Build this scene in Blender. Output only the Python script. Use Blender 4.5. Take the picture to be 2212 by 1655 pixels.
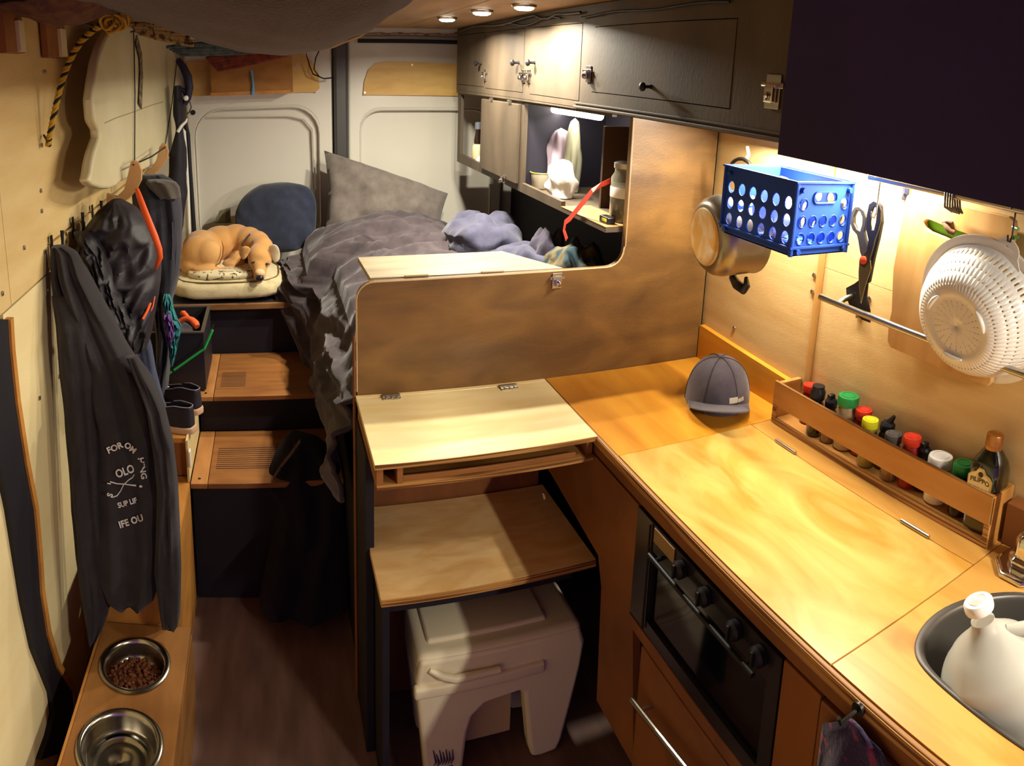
import bpy, bmesh, math, random
from mathutils import Vector, Matrix, noise
random.seed(7)
PI = math.pi
SC = bpy.context.scene
C = SC.collection
for o_ in list(bpy.data.objects): bpy.data.objects.remove(o_)

# ------------------------------------------------------------------ camera
# central cylindrical panorama, 2212 x 1655, 1560 px per radian
W, H, F = 2212.0, 1655.0, 1560.0
CX, CY = W/2 - 172.6, H/2 - 351.67
YAW, PITCH, ROLL = .2254, -.2014, .0136
EYE = Vector((0, 0, 1.70))
_f = Vector((math.sin(YAW)*math.cos(PITCH), math.cos(YAW)*math.cos(PITCH), math.sin(PITCH)))
_r0 = Vector((math.cos(YAW), -math.sin(YAW), 0)); _u0 = _r0.cross(_f)
_r = _r0*math.cos(ROLL) + _u0*math.sin(ROLL); _u = -_r0*math.sin(ROLL) + _u0*math.cos(ROLL)
cam = bpy.data.cameras.new('camera'); cam.type = 'PANO'; cam.panorama_type = 'CENTRAL_CYLINDRICAL'
cam.central_cylindrical_range_u_min = -CX/F
cam.central_cylindrical_range_u_max = (W-CX)/F
cam.central_cylindrical_range_v_min = -(H-CY)/F
cam.central_cylindrical_range_v_max = CY/F
cam.central_cylindrical_radius = 1.0
cam.clip_start = .02
camo = bpy.data.objects.new('camera', cam); C.objects.link(camo)
camo.matrix_world = Matrix(((_r.x,_u.x,-_f.x,EYE.x),(_r.y,_u.y,-_f.y,EYE.y),(_r.z,_u.z,-_f.z,EYE.z),(0,0,0,1)))
SC.camera = camo
def P(px, py, X=None, Y=None, Z=None):
    """point of the real plane X=, Y= or Z= that the photograph shows at (px, py)"""
    a = (px-CX)/F; v = -(py-CY)/F
    d = _r*math.sin(a) + _u*v + _f*math.cos(a)
    t = X/d.x if X is not None else (Y/d.y if Y is not None else (Z-EYE.z)/d.z)
    return EYE + d*t

# ------------------------------------------------------------------ light
SC.view_settings.view_transform = 'Standard'; SC.view_settings.look = 'None'
SC.view_settings.gamma = 1; SC.view_settings.use_curve_mapping = False
SC.view_settings.exposure = 0.85
wd = bpy.data.worlds.new('night'); SC.world = wd; wd.use_nodes = True
wd.node_tree.nodes['Background'].inputs[0].default_value = (.30, .16, .55, 1)
wd.node_tree.nodes['Background'].inputs[1].default_value = .42
def light(name, kind, loc, power, col, size=.05, size_y=None, rot=(0,0,0), spot=None, blend=.5):
    l = bpy.data.lights.new(name, kind); l.energy = power; l.color = col
    if kind == 'AREA':
        l.size = size
        if size_y: l.shape = 'RECTANGLE'; l.size_y = size_y
        else: l.shape = 'DISK'
    else: l.shadow_soft_size = size
    if spot: l.spot_size = math.radians(spot); l.spot_blend = blend
    if name == 'ceiling_spot_light': l.spread = 2.9
    o = bpy.data.objects.new(name, l); C.objects.link(o); o.location = loc; o.rotation_euler = rot
    return o
NEUT = (1, .92, .76)
for x, y in ((.66,2.66),(.69,2.31),(.74,2.05)):
    light('ceiling_spot_light', 'AREA', (x, y, 1.874), 6.8, NEUT, .05)
light('under_cabinet_light', 'AREA', (1.13, 1.16, 1.596), 13.0, NEUT, .02, .60, rot=(0, math.radians(24), 0))
light('sink_light', 'AREA', (1.05, -.12, 1.596), 15.0, NEUT, .02, .40, rot=(math.radians(12), math.radians(30), 0))
light('niche_light', 'AREA', (1.0, 2.28, 1.580), 1.2, NEUT, .02, .5)

# ------------------------------------------------------------------ materials
def srgb(h):
    if isinstance(h, tuple): r, g, b = h
    else: r, g, b = (int(h[i:i+2], 16)/255 for i in (1, 3, 5))
    f = lambda c: c/12.92 if c <= .04045 else ((c+.055)/1.055)**2.4
    return (f(r), f(g), f(b), 1)
_M = {}
def mat(name, col, rough=.6, metal=0, col2=None, scale=(1,1,1), nscale=6, detail=6, mix=(.35,.7), bump=0, bscale=60, trans=0, emit=None, spec=.5, sheen=0, coat=0, dist=0, alpha=1, ior=1.45):
    if name in _M: return _M[name]
    m = bpy.data.materials.new(name); m.use_nodes = True; _M[name] = m
    nt = m.node_tree; N = nt.nodes; L = nt.links; b = N['Principled BSDF']
    b.inputs['Base Color'].default_value = srgb(col); b.inputs['Roughness'].default_value = rough
    b.inputs['Metallic'].default_value = metal; b.inputs['Specular IOR Level'].default_value = spec
    b.inputs['IOR'].default_value = ior
    if trans: b.inputs['Transmission Weight'].default_value = trans
    if sheen: b.inputs['Sheen Weight'].default_value = sheen
    if coat: b.inputs['Coat Weight'].default_value = coat; b.inputs['Coat Roughness'].default_value = .15
    if emit: b.inputs['Emission Color'].default_value = srgb(col); b.inputs['Emission Strength'].default_value = emit
    if alpha < 1: b.inputs['Alpha'].default_value = alpha
    if col2 or bump:
        tc = N.new('ShaderNodeNewGeometry'); mp = N.new('ShaderNodeMapping'); mp.inputs['Scale'].default_value = scale
        L.new(tc.outputs['Position'], mp.inputs['Vector'])
    if col2:
        n = N.new('ShaderNodeTexNoise'); n.inputs['Scale'].default_value = nscale; n.inputs['Detail'].default_value = detail
        n.inputs['Distortion'].default_value = dist
        L.new(mp.outputs[0], n.inputs['Vector'])
        r = N.new('ShaderNodeValToRGB'); r.color_ramp.elements[0].position = mix[0]; r.color_ramp.elements[1].position = mix[1]
        r.color_ramp.elements[0].color = srgb(col); r.color_ramp.elements[1].color = srgb(col2)
        L.new(n.outputs['Fac'], r.inputs[0]); L.new(r.outputs[0], b.inputs['Base Color'])
    if bump:
        n2 = N.new('ShaderNodeTexNoise'); n2.inputs['Scale'].default_value = bscale; n2.inputs['Detail'].default_value = 4
        L.new(mp.outputs[0], n2.inputs['Vector'])
        bp = N.new('ShaderNodeBump'); bp.inputs['Strength'].default_value = bump; bp.inputs['Distance'].default_value = .004
        L.new(n2.outputs['Fac'], bp.inputs['Height']); L.new(bp.outputs[0], b.inputs['Normal'])
    return m
ply_wall = mat('pale_plywood_wall', '#D9BE86', .55, col2='#CBAA6C', scale=(6,1,5), nscale=3, mix=(.3,.75), bump=.15)
ply_wall2 = mat('cream_plywood_wall', '#E6D6A6', .55, col2='#DCC792', scale=(6,1,5), nscale=2.4, mix=(.3,.8), bump=.1)
ply_kit = mat('birch_plywood_kitchen', '#D4B47C', .5, col2='#C39C62', scale=(8,1.2,9), nscale=2.5, mix=(.35,.75), bump=.1, dist=.6)
ply_desk = mat('birch_plywood_desk', '#F6E3AE', .36, col2='#EBCB84', scale=(2,9,9), nscale=2.5, mix=(.4,.8), dist=.4, coat=.2)
ply_edge = mat('plywood_edge', '#B98546', .6, col2='#6E4318', scale=(1.2,1.2,60), nscale=3, mix=(.42,.58), detail=1)
work = mat('varnished_yellow_worktop', '#CF9A4C', .34, col2='#B67C30', scale=(7,1.6,7), nscale=1.7, mix=(.42,.72), dist=1.2, coat=.35)
work2 = mat('varnished_amber_worktop', '#D8962E', .32, col2='#BA7418', scale=(9,1.4,7), nscale=1.6, mix=(.35,.75), dist=.9, coat=.35)
work3 = mat('varnished_lid_worktop', '#D3A95A', .34, col2='#C48C34', scale=(7,2.2,7), nscale=1.5, mix=(.40,.66), dist=1.6, coat=.35)
step_wood = mat('oiled_step_plywood', '#9C6632', .55, col2='#7B4B22', scale=(2,10,6), nscale=3, mix=(.3,.75), bump=.1)
bench_wood = mat('orange_bench_plywood', '#C2853C', .55, col2='#A66C2C', scale=(6,2,6), nscale=3, mix=(.3,.75))
brown_ply = mat('brown_stained_side_panel', '#8C5528', .6, col2='#6A3C1E', scale=(5,2,2), nscale=2.6, mix=(.3,.75), dist=.6)
stain = mat('dark_stained_partition', '#86612F', .5, col2='#5A3F20', scale=(2,6,5), nscale=2.2, mix=(.3,.72), bump=.15, dist=.5, coat=.1)
stain2 = mat('grey_brown_stained_cabinet', '#5A4D3D', .58, col2='#3E3428', scale=(6,2.5,1), nscale=2.5, mix=(.3,.75), bump=.12, dist=.4)
black_wood = mat('black_stained_wood', '#1B1620', .7, col2='#120E18', nscale=4)
stain_edge = mat('pale_worn_edge', '#CDB387', .6)
white_paint = mat('van_white_paint', '#DAD6C8', .35, col2='#D0CBBB', nscale=2, mix=(.3,.8), coat=.2)
rubber = mat('black_rubber', '#15131A', .65)
floor_m = mat('brown_vinyl_floor', '#7A5C50', .55, col2='#5E453C', scale=(6,1.2,1), nscale=4, mix=(.3,.75), bump=.1)
ceil_m = mat('tan_ceiling_boards', '#B08A60', .6, col2='#8F6B44', scale=(7,1,1), nscale=2, mix=(.3,.7))
steel = mat('brushed_steel', '#B9B3A6', .28, 1, bump=.05, bscale=200)
chrome = mat('chrome', '#D8D6D0', .12, 1)
dkmetal = mat('dark_metal', '#3A3733', .35, .8)
blackp = mat('black_plastic', '#141318', .35)
blackm = mat('matt_black_metal', '#17151A', .5, .3)
whitep = mat('white_plastic', '#ECEBE4', .32, coat=.2)
LED = mat('led_glow', '#FFF4DC', .5, emit=14)
LEDs = mat('led_tube_glow', '#FFF6E6', .5, emit=9)

# ------------------------------------------------------------------ mesh helpers
class B:
    def __init__(s): s.bm = bmesh.new()
    def _xf(s, vs, M):
        if M is not None: bmesh.ops.transform(s.bm, matrix=M, verts=vs)
    def box(s, x0, x1, y0, y1, z0, z1, bev=0, M=None, seg=2):
        g = bmesh.ops.create_cube(s.bm, size=1)['verts']
        bmesh.ops.transform(s.bm, matrix=Matrix.Translation(((x0+x1)/2,(y0+y1)/2,(z0+z1)/2)) @ Matrix.Diagonal((abs(x1-x0),abs(y1-y0),abs(z1-z0),1)), verts=g)
        if bev:
            es = list({e for v in g for e in v.link_edges})
            r = bmesh.ops.bevel(s.bm, geom=es, offset=bev, segments=seg, affect='EDGES', profile=.5)
            g = list({v for f in r['faces'] for v in f.verts} | {v for v in g if v.is_valid})
        s._xf(g, M); return s
    def cyl(s, p0, p1, r, r2=None, n=20, cap=True):
        p0, p1 = Vector(p0), Vector(p1); d = p1-p0
        g = bmesh.ops.create_cone(s.bm, cap_ends=cap, segments=n, radius1=r, radius2=r if r2 is None else r2, depth=d.length)['verts']
        bmesh.ops.transform(s.bm, matrix=Matrix.Translation((p0+p1)/2) @ d.to_track_quat('Z','Y').to_matrix().to_4x4(), verts=g)
        return s
    def sph(s, c, r, n=16, M=None):
        if not hasattr(r, '__len__'): r = (r, r, r)
        g = bmesh.ops.create_uvsphere(s.bm, u_segments=n, v_segments=max(6, n*2//3), radius=1)['verts']
        T = Matrix.Translation(c) @ (M.to_4x4() if M else Matrix.Identity(4)) @ Matrix.Diagonal((*r, 1))
        bmesh.ops.transform(s.bm, matrix=T, verts=g); return s
    def tube(s, pts, r, n=8, closed=False):
        pts = [Vector(p) for p in pts]; rs = r if hasattr(r, '__len__') else [r]*len(pts)
        rings = []; up = Vector((0,0,1)); prev = None; m = len(pts)
        for i, p in enumerate(pts):
            a = pts[(i-1) % m] if (closed or i) else p; b = pts[(i+1) % m] if (closed or i < m-1) else p
            t = (b-a).normalized()
            if prev is None:
                q = t.cross(up);
                if q.length < 1e-3: q = t.cross(Vector((1,0,0)))
            else: q = prev - t*prev.dot(t)
            q.normalize(); prev = q; w = t.cross(q)
            rings.append([s.bm.verts.new(p + (q*math.cos(2*PI*k/n) + w*math.sin(2*PI*k/n))*rs[i]) for k in range(n)])
        for i in range(m if closed else m-1):
            A, D = rings[i], rings[(i+1) % m]
            for k in range(n): s.bm.faces.new((A[k], A[(k+1)%n], D[(k+1)%n], D[k]))
        if not closed:
            s.bm.faces.new(rings[0][::-1]); s.bm.faces.new(rings[-1])
        return s
    def lathe(s, prof, o=(0,0,0), axis=(0,0,1), n=28, cap=True):
        q = Vector(axis).to_track_quat('Z','Y'); o = Vector(o); rings = []
        for r, z in prof:
            r = max(r, 1e-5)
            rings.append([s.bm.verts.new(o + q @ Vector((r*math.cos(2*PI*k/n), r*math.sin(2*PI*k/n), z))) for k in range(n)])
        for A, D in zip(rings, rings[1:]):
            for k in range(n): s.bm.faces.new((A[k], A[(k+1)%n], D[(k+1)%n], D[k]))
        if cap: s.bm.faces.new(rings[0][::-1]); s.bm.faces.new(rings[-1])
        return s
    def prism(s, loops, axis, c0, c1, fn=None):
        """plate of a 2D outline (first loop) with holes (other loops), between c0 and c1 along the axis"""
        if not hasattr(loops[0][0], '__len__'): loops = [loops]
        mk = {'X': lambda a, b, c: (c, a, b), 'Y': lambda a, b, c: (a, c, b), 'Z': lambda a, b, c: (a, b, c)}[axis]
        T = (lambda a, b, c: fn(*mk(a, b, c))) if fn else mk
        capv = []
        for c in (c0, c1):
            ed = []; vv = []
            for lp in loops:
                v = [s.bm.verts.new(T(a, b, c)) for a, b in lp]; vv.append(v)
                ed += [s.bm.edges.new((v[i], v[(i+1) % len(v)])) for i in range(len(v))]
            bmesh.ops.triangle_fill(s.bm, use_beauty=True, use_dissolve=False, edges=ed)
            capv.append(vv)
        for A, D in zip(*capv):
            for i in range(len(A)):
                j = (i+1) % len(A); s.bm.faces.new((A[i], A[j], D[j], D[i]))
        return s
    def sheet(s, fn, nu, nv, wrapu=False):
        V = [[s.bm.verts.new(fn(i/(nu if wrapu else nu-1), j/(nv-1))) for i in range(nu)] for j in range(nv)]
        for j in range(nv-1):
            for i in range(nu if wrapu else nu-1):
                k = (i+1) % nu
                s.bm.faces.new((V[j][i], V[j][k], V[j+1][k], V[j+1][i]))
        if wrapu:
            s.bm.faces.new(V[0][::-1]); s.bm.faces.new(V[-1])
        return s
def obj(name, b, m, parent=None, smooth=None, mods=(), kind=None, label=None):
    bm = b.bm if isinstance(b, B) else b
    bmesh.ops.recalc_face_normals(bm, faces=bm.faces[:])
    if parent is not None:
        org = Vector((0,0,0)); q = parent
        while q is not None: org += q.location; q = q.parent
        bmesh.ops.translate(bm, vec=-org, verts=bm.verts[:])
    me = bpy.data.meshes.new(name)
    if smooth is not None:
        for f in bm.faces: f.smooth = True
        for e in bm.edges:
            if len(e.link_faces) == 2 and e.calc_face_angle(0) > math.radians(smooth): e.smooth = False
    bm.to_mesh(me); bm.free()
    for mm in (m if isinstance(m, (list, tuple)) else [m]): me.materials.append(mm)
    o = bpy.data.objects.new(name, me); C.objects.link(o)
    if parent is not None: o.parent = parent
    for t, kw in mods:
        md = o.modifiers.new(t.lower(), t)
        for k, v in kw.items(): setattr(md, k, v)
    if kind: o['kind'] = kind
    if label: o['label'] = label
    return o
def tag(o, label, cat, group=None):
    o['label'] = label; o['category'] = cat
    if group: o['group'] = group
    return o
def thing(name, label, cat, loc=(0,0,0), group=None):
    o = bpy.data.objects.new(name, None); C.objects.link(o); o.location = loc; o.empty_display_size = .05
    return tag(o, label, cat, group)
def struct(name, b, m, **k): return obj(name, b, m, kind='structure', **k)
def dup(root, loc, rotz=0, label=None):
    r = root.copy(); C.objects.link(r); r.location = loc; r.rotation_euler.z = rotz
    if label: r['label'] = label
    for ch in list(root.children):
        c = ch.copy(); C.objects.link(c); c.parent = r
        for g in ch.children:
            d = g.copy(); C.objects.link(d); d.parent = c
    return r
def rrect(a0, a1, b0, b1, r, n=6):
    out = []
    for ca, cb, s in ((a1-r, b1-r, 0), (a0+r, b1-r, 1), (a0+r, b0+r, 2), (a1-r, b0+r, 3)):
        for k in range(n+1):
            t = PI/2*(s + k/n); out.append((ca + r*math.cos(t), cb + r*math.sin(t)))
    return out
def circ(a, b, r, n=14, r2=None): return [(a + r*math.cos(2*PI*k/n), b + (r2 or r)*math.sin(2*PI*k/n)) for k in range(n)]
def lerp(a, b, t): return a + (b-a)*t
def interp(tab, z):
    """piecewise smooth table [(key, v1, v2...)] -> values"""
    if z <= tab[0][0]: return tab[0][1:]
    for A, D in zip(tab, tab[1:]):
        if z <= D[0]:
            t = (z-A[0])/(D[0]-A[0]); t2 = t*t*(3-2*t)*.5 + t*.5
            return tuple(lerp(p, q, t2) for p, q in zip(A[1:], D[1:]))
    return tab[-1][1:]
def nz(x, y, z, s=1): return noise.noise(Vector((x*s, y*s, z*s)))
def text_bm(txt, size, fn, depth=.0012, bold=.0, spacing=1, shear=0):
    """flat lettering as a mesh; fn maps (u, v, w) of the text plane onto the surface"""
    cu = bpy.data.curves.new('t', 'FONT'); cu.body = txt; cu.size = size; cu.extrude = depth; cu.align_x = 'CENTER'; cu.align_y = 'CENTER'
    cu.offset = bold; cu.space_character = spacing; cu.shear = shear; cu.resolution_u = 3
    o = bpy.data.objects.new('t', cu); me = bpy.data.meshes.new_from_object(o)
    bm = bmesh.new(); bm.from_mesh(me)
    for v in bm.verts: v.co = fn(*v.co)
    bpy.data.objects.remove(o); bpy.data.curves.remove(cu); bpy.data.meshes.remove(me)
    return bm
def join_bm(lst):
    out = bmesh.new()
    for b in lst:
        me = bpy.data.meshes.new('j'); (b.bm if isinstance(b, B) else b).to_mesh(me); out.from_mesh(me); bpy.data.meshes.remove(me)
    return out

# ================================================================== STRUCTURE
XL, XR, YB, ZC = -.59, 1.21, 3.45, 1.90
def plane_pt(px, py, n, p0):
    a = (px-CX)/F; v = -(py-CY)/F
    d = _r*math.sin(a) + _u*v + _f*math.cos(a); n = Vector(n)
    return EYE + d*(n.dot(Vector(p0)-EYE)/n.dot(d))
struct('floor', B().box(XL-.02, XR+.02, -1.0, YB+.05, -.03, 0), floor_m)
ce = struct('ceiling', B().box(XL-.0115, XR+.0115, -1.0, YB+.049, ZC+.012, ZC+.03), ceil_m)
for k in range(6):
    x = XL + k*.3; obj('ceiling_board', B().box(x+.0015, x+.2985, -1.0, YB-.09, ZC, ZC+.012, .002), ceil_m, ce)
def onw(*l): return [(P(a, b_, X=XL).y, P(a, b_, X=XL).z) for a, b_ in l]
# left wall : plywood panels screwed on
wl = struct('wall_left', B().box(XL-.04, XL-.012, -1.0, YB+.07, 0, ZC+.03), ply_wall)
sc_ = B(); sc_.lathe([(.0062,0),(.0058,.0022),(.002,.0034)], (0,0,0), (1,0,0), 12)
screw0 = None
def screws(parent, pts, axis='X', sgn=1):
    global screw0
    for p in pts:
        p = Vector(p)
        if screw0 is None:
            screw0 = obj('screw', sc_, steel, parent); screw0.location = p - parent.location
            s_ = screw0
        else:
            s_ = screw0.copy(); C.objects.link(s_); s_.parent = parent; s_.location = p
        s_.rotation_euler = (0,0,0) if sgn > 0 else (0,0,PI)
def panel(y0, y1, z0, z1, m, th=.012, x=XL, p=wl, name='panel'):
    return obj(name, B().box(x-.012, x-.012+th, y0+.001, y1-.001, z0+.001, z1-.001, .0012), m, p)
pa = panel(1.475, 1.775, 1.222, ZC, ply_wall, .014)
pb = panel(-.9, 1.474, 1.222, ZC, ply_wall, .014)
pc = obj('panel', B().prism([(1.42,1.218)] + onw((24,870),(44,1000),(64,1100),(73,1200),(78,1280),(92,1370),(114,1440),(148,1492)) + [(1.60,.0),(1.785,0),(1.785,1.218)], 'X', XL-.012, XL+.001), ply_wall2, wl)
pd = panel(1.777, 3.35, 1.292, ZC, ply_wall, .010)
pe = panel(1.777, 3.35, 1.222, 1.290, ply_wall, .016)
pf = panel(1.787, 3.35, 0, 1.218, ply_wall, .010)
pg = obj('panel', B().prism([(-.9,1.216),(-.9,0),(1.52,0)] + onw((100,1590),(112,1540),(106,1495),(68,1400),(46,1300),(30,1200),(14,1100),(-8,1000),(-36,870),(-56,760)) + [(1.24,1.216)], 'X', XL-.012, XL-.002), ply_wall2, wl)
screws(pa, [P(x, y, X=XL+.003) for x, y in ((97,155),(90,314),(88,412),(90,456),(52,535),(96,544),(5,634))])
screws(pc, [P(x, y, X=XL+.002) for x, y in ((104,626),(14,704),(85,860),(127,772),(128,813))])
screws(pe, [P(x, y, X=XL+.005) for x, y in ((142,522),(142,505),(217,443))])
# dark door seal with its plywood lip running down beside the panels
seal = onw((8,690),(12,760),(24,870),(44,1000),(64,1100),(73,1200),(78,1280),(92,1370),(114,1440),(148,1492)) + [(1.60,.02),(1.62,.0)]
inner = [(1.50,.0)] + onw((78,1640),(96,1590),(108,1540),(102,1495),(64,1400),(42,1300),(26,1200),(10,1100),(-12,1000),(-40,870),(-60,760),(-70,690))
obj('door_seal', B().prism(seal + inner, 'X', XL-.012, XL+.012), rubber, wl)
obj('panel_edge', B().prism([(a+.016, b) for a, b in seal] + [(a-.004, b) for a, b in seal[::-1]], 'X', XL-.010, XL+.018), bench_wood, wl)
# right wall : birch kitchen panels with a batten
wr = struct('wall_right', B().box(XR+.012, XR+.04, -1.0, YB+.07, 0, ZC+.03), black_wood)
k1 = obj('panel', B().box(XR, XR+.012, 1.232, 1.70, .9, 1.62), ply_kit, wr)
k2 = obj('panel', B().box(XR, XR+.012, .10, 1.21, 1.3005, 1.62), ply_kit, wr)
k3 = obj('panel', B().box(XR, XR+.012, .10, 1.21, .9, 1.2995), ply_kit, wr)
k4 = obj('panel', B().box(XR, XR+.012, -1.0, .099, .9, 1.62), ply_kit, wr)
obj('batten', B().box(XR-.006, XR+.012, 1.211, 1.231, .985, 1.62, .002), mat('batten_wood','#C79A58',.55,col2='#A97838',scale=(4,4,1),nscale=4), wr)
screws(k1, [P(x, y, X=XR-.001) for x, y in ((1759,594),(1755,630),(1730,822),(1586,709))], sgn=-1)
screws(k2, [P(x, y, X=XR-.001) for x, y in ((1878,645),(1774,343))], sgn=-1)
obj('panel', B().box(XR+.001, XR+.012, 1.71, YB, .8, 1.9), black_wood, wr)
struct('trim_1', B().prism([(1.685,.90),(1.262,.90),(1.262,.985),(1.685,1.002)], 'X', XR-.018, XR-.0005), work2, )
# rear doors
rd = struct('wall_rear', B().box(XL-.011, XR+.011, YB+.05, YB+.07, 0, ZC+.03), white_paint)
obj('header', B().box(XL, XR, YB-.07, YB+.048, 1.872, ZC+.011, .006), white_paint, rd)
obj('frayed_lining', B().tube([(.40+i*.03, YB-.075, 1.874+.003*math.sin(i*2.1)) for i in range(24)], .005, 6), mat('red_lining','#7E3B34',.8,col2='#B9A98C',nscale=40), rd)
obj('seal_bar', B().box(.42, XR, YB-.05, YB-.02, 1.835, 1.853, .003), rubber, rd)
def rear_door(n, x0, x1, hole, oval, screwpts):
    b = B().prism([[(x0,.5),(x1,.5),(x1,1.872),(x0,1.872)], hole], 'Y', YB-.002, YB+.030)
    d = struct('door_%d' % n, b, white_paint, mods=(('BEVEL', dict(width=.012, segments=3, limit_method='ANGLE')),), smooth=40)
    xs = [p[0] for p in hole]; zs = [p[1] for p in hole]
    obj('pressed_panel', B().prism([((a-(min(xs)+max(xs))/2)*1.04+(min(xs)+max(xs))/2, b_) for a, b_ in hole], 'Y', YB+.022, YB+.034), white_paint, d)
    obj('rim', B().tube([(a, YB+.003, b_) for a, b_ in hole], .007, 6, closed=True), white_paint, d, smooth=60)
    obj('wood_panel', B().prism(oval, 'Y', YB-.014, YB-.003), mat('rear_oval_ply','#D9B265',.5,col2='#C99B4C',scale=(2,5,9),nscale=3), d)
    s = B()
    for px, py in screwpts:
        p = P(px, py, Y=YB-.015); obj('screw_head', B().cyl(p, p+Vector((0,-.003,0)), .005, n=10), steel, d)
    return d
def ovalL():
    o = [(-.375,1.613),(.225,1.613),(.240,1.632),(.236,1.70),(.215,1.742),(.17,1.79),(.10,1.795),(-.375,1.775)]
    return o
ovalR = [(.447,1.612),(.445,1.596),(1.05,1.590),(1.05,1.742),(.56,1.752),(.505,1.742),(.472,1.715),(.452,1.66)]
d1 = rear_door(1, -.395, .303, rrect(-.355,.238,.86,1.547,.13), ovalL(), ((683,198),(640,140)))
d2 = rear_door(2, .375, 1.15, rrect(.432,1.09,.86,1.525,.10), ovalR, ((788,200),(890,140)))
obj('recess_lip', B().tube([(-.30, YB-.002, 1.515), (.10, YB-.002, 1.505), (.165, YB-.002, 1.488), (.205, YB-.002, 1.44), (.212, YB-.002, 1.15)], [.003,.005,.006,.006,.005], 6), white_paint, d1)
obj('plug', B().cyl(P(417,243,Y=YB-.002), P(417,243,Y=YB-.002)+Vector((0,-.004,0)), .012), rubber, d1)
struct('trim_2', B().box(.306, .372, YB-.035, YB+.02, .5, 1.87, .012), mat('centre_post','#4A4945',.35,.3), )
b = B()
b.tube([P(x, y, Y=YB-.06) for x, y in ((470,700-600),(660,112),(668,140),(676,160),(700,170),(718,168))], .0035, 6)
b.tube([P(x, y, Y=YB-.055) for x, y in ((690,108),(682,125),(678,150),(690,166))], .003, 6)
tag(obj('door_cable', b, blackp), 'thin dark cable looping across the top of the left rear door to the centre post', 'cable')
# small wooden brackets high on the left wall
for (x0, y0, x1, y1, lab) in ((0,18,30,115,'short brown wooden bracket with pale strip at the upper left picture corner'),(92,38,125,125,'short brown wooden bracket with pale strip above the line of wall screws')):
    a = P(x0, y1, X=XL+.004); c = P(x1, y0, X=XL+.004)
    t = thing('wall_bracket', lab, 'bracket', (XL, (a.y+c.y)/2, a.z))
    obj('wood_block', B().box(XL+.003, XL+.022, a.y, c.y, a.z, ZC-.002, .002), step_wood, t)
    obj('pale_strip', B().box(XL+.003, XL+.032, lerp(a.y,c.y,.55), lerp(a.y,c.y,.85), a.z+.002, lerp(a.z,ZC,.65), .001), ply_edge if 0 else mat('pale_strip','#D9CFA4',.5), t)

# ------------------------------------------------------------------ bed platform, steps, bench
bed = thing('bed_platform', 'dark L-shaped bed platform with a pale brown front edge board under the dog bed', 'bed', (-.4, 2.8, 0))
obj('top_board', B().prism([(-.585,2.80),(.20,2.80),(.20,1.74),(1.205,1.74),(1.205,3.42),(-.585,3.42)], 'Z', .775, .795), black_wood, bed)
obj('edge_board', B().box(-.585, .20, 2.785, 2.80, .772, .797, .003), mat('bed_edge','#8A6136',.5,col2='#6E4A28',scale=(2,8,8)), bed)
obj('front_panel', B().box(-.585, .20, 2.824, 2.84, .0, .774), black_wood, bed)
obj('side_panel', B().box(.205, .225, 1.74, 2.819, .0, .774), black_wood, bed)
def step(z, y0, y1, riser_z0, lab):
    t = thing('step', lab, 'step', (-.29, y0, riser_z0))
    obj('tread', B().box(-.232, .20, y0, y1, z-.018, z, .002), step_wood, t)
    obj('side_strip', B().box(-.288, -.234, y0, y1, z-.018, z, .002), mat('step_strip','#B98048',.55,col2='#9A6634',scale=(8,2,4),nscale=3), t)
    obj('riser', B().box(-.285, .20, y0+.02, y0+.036, riser_z0+.002, z-.019), black_wood, t)
    g = B()
    for k in range(11):
        yy = y0 + (.085 + k*.0125)*(1.0 if z > .5 else 1.05)
        g.box(-.213, (-.12 if z > .5 else .05), yy, yy+.003, z-.001, z+.0006)
    obj('groove', g, black_wood, t, kind='stuff')
    s = B(); s.cyl((-.262, y0+.03, z), (-.262, y0+.03, z+.001), .005, n=10); obj('screw_hole', s, dkmetal, t)
    return t
step(.573, 2.41, 2.82, .43, 'upper wooden step with grooves and dark riser below the dog bed')
step(.430, 2.08, 2.428, 0, 'lower wooden step with grooves, dark clothes lying on its right end')
bn = thing('shoe_bench', 'stepped plywood bench along the left wall carrying the black shoes', 'bench', (-.44, 1.66, 0))
obj('upper_top', B().box(-.585, -.292, 2.10, 2.82, .560, .578, .002), bench_wood, bn)
obj('upper_front', B().box(-.585, -.294, 2.115, 2.13, .438, .559), brown_ply, bn)
obj('lower_top', B().box(-.500, -.292, 1.66, 2.114, .420, .437, .002), bench_wood, bn)
obj('lower_front', B().box(-.500, -.294, 1.665, 1.68, .0, .419), bench_wood, bn)
obj('side_board', B().box(-.2915, -.2885, 1.665, 2.07, .0, .437), bench_wood, bn)
obj('pale_side_strip', B().box(-.2955, -.289, 2.075, 2.405, .438, .582), mat('pale_strip2','#D8C48C',.5), bn)
lt = thing('drawer_catch', 'small white plastic catch on the bench side by the lower step', 'catch', P(408,985,X=-.287))
p = P(408, 985, X=-.286); obj('body', B().box(p.x, p.x+.006, p.y-.012, p.y+.012, p.z-.035, p.z+.02, .002), whitep, lt)

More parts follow.
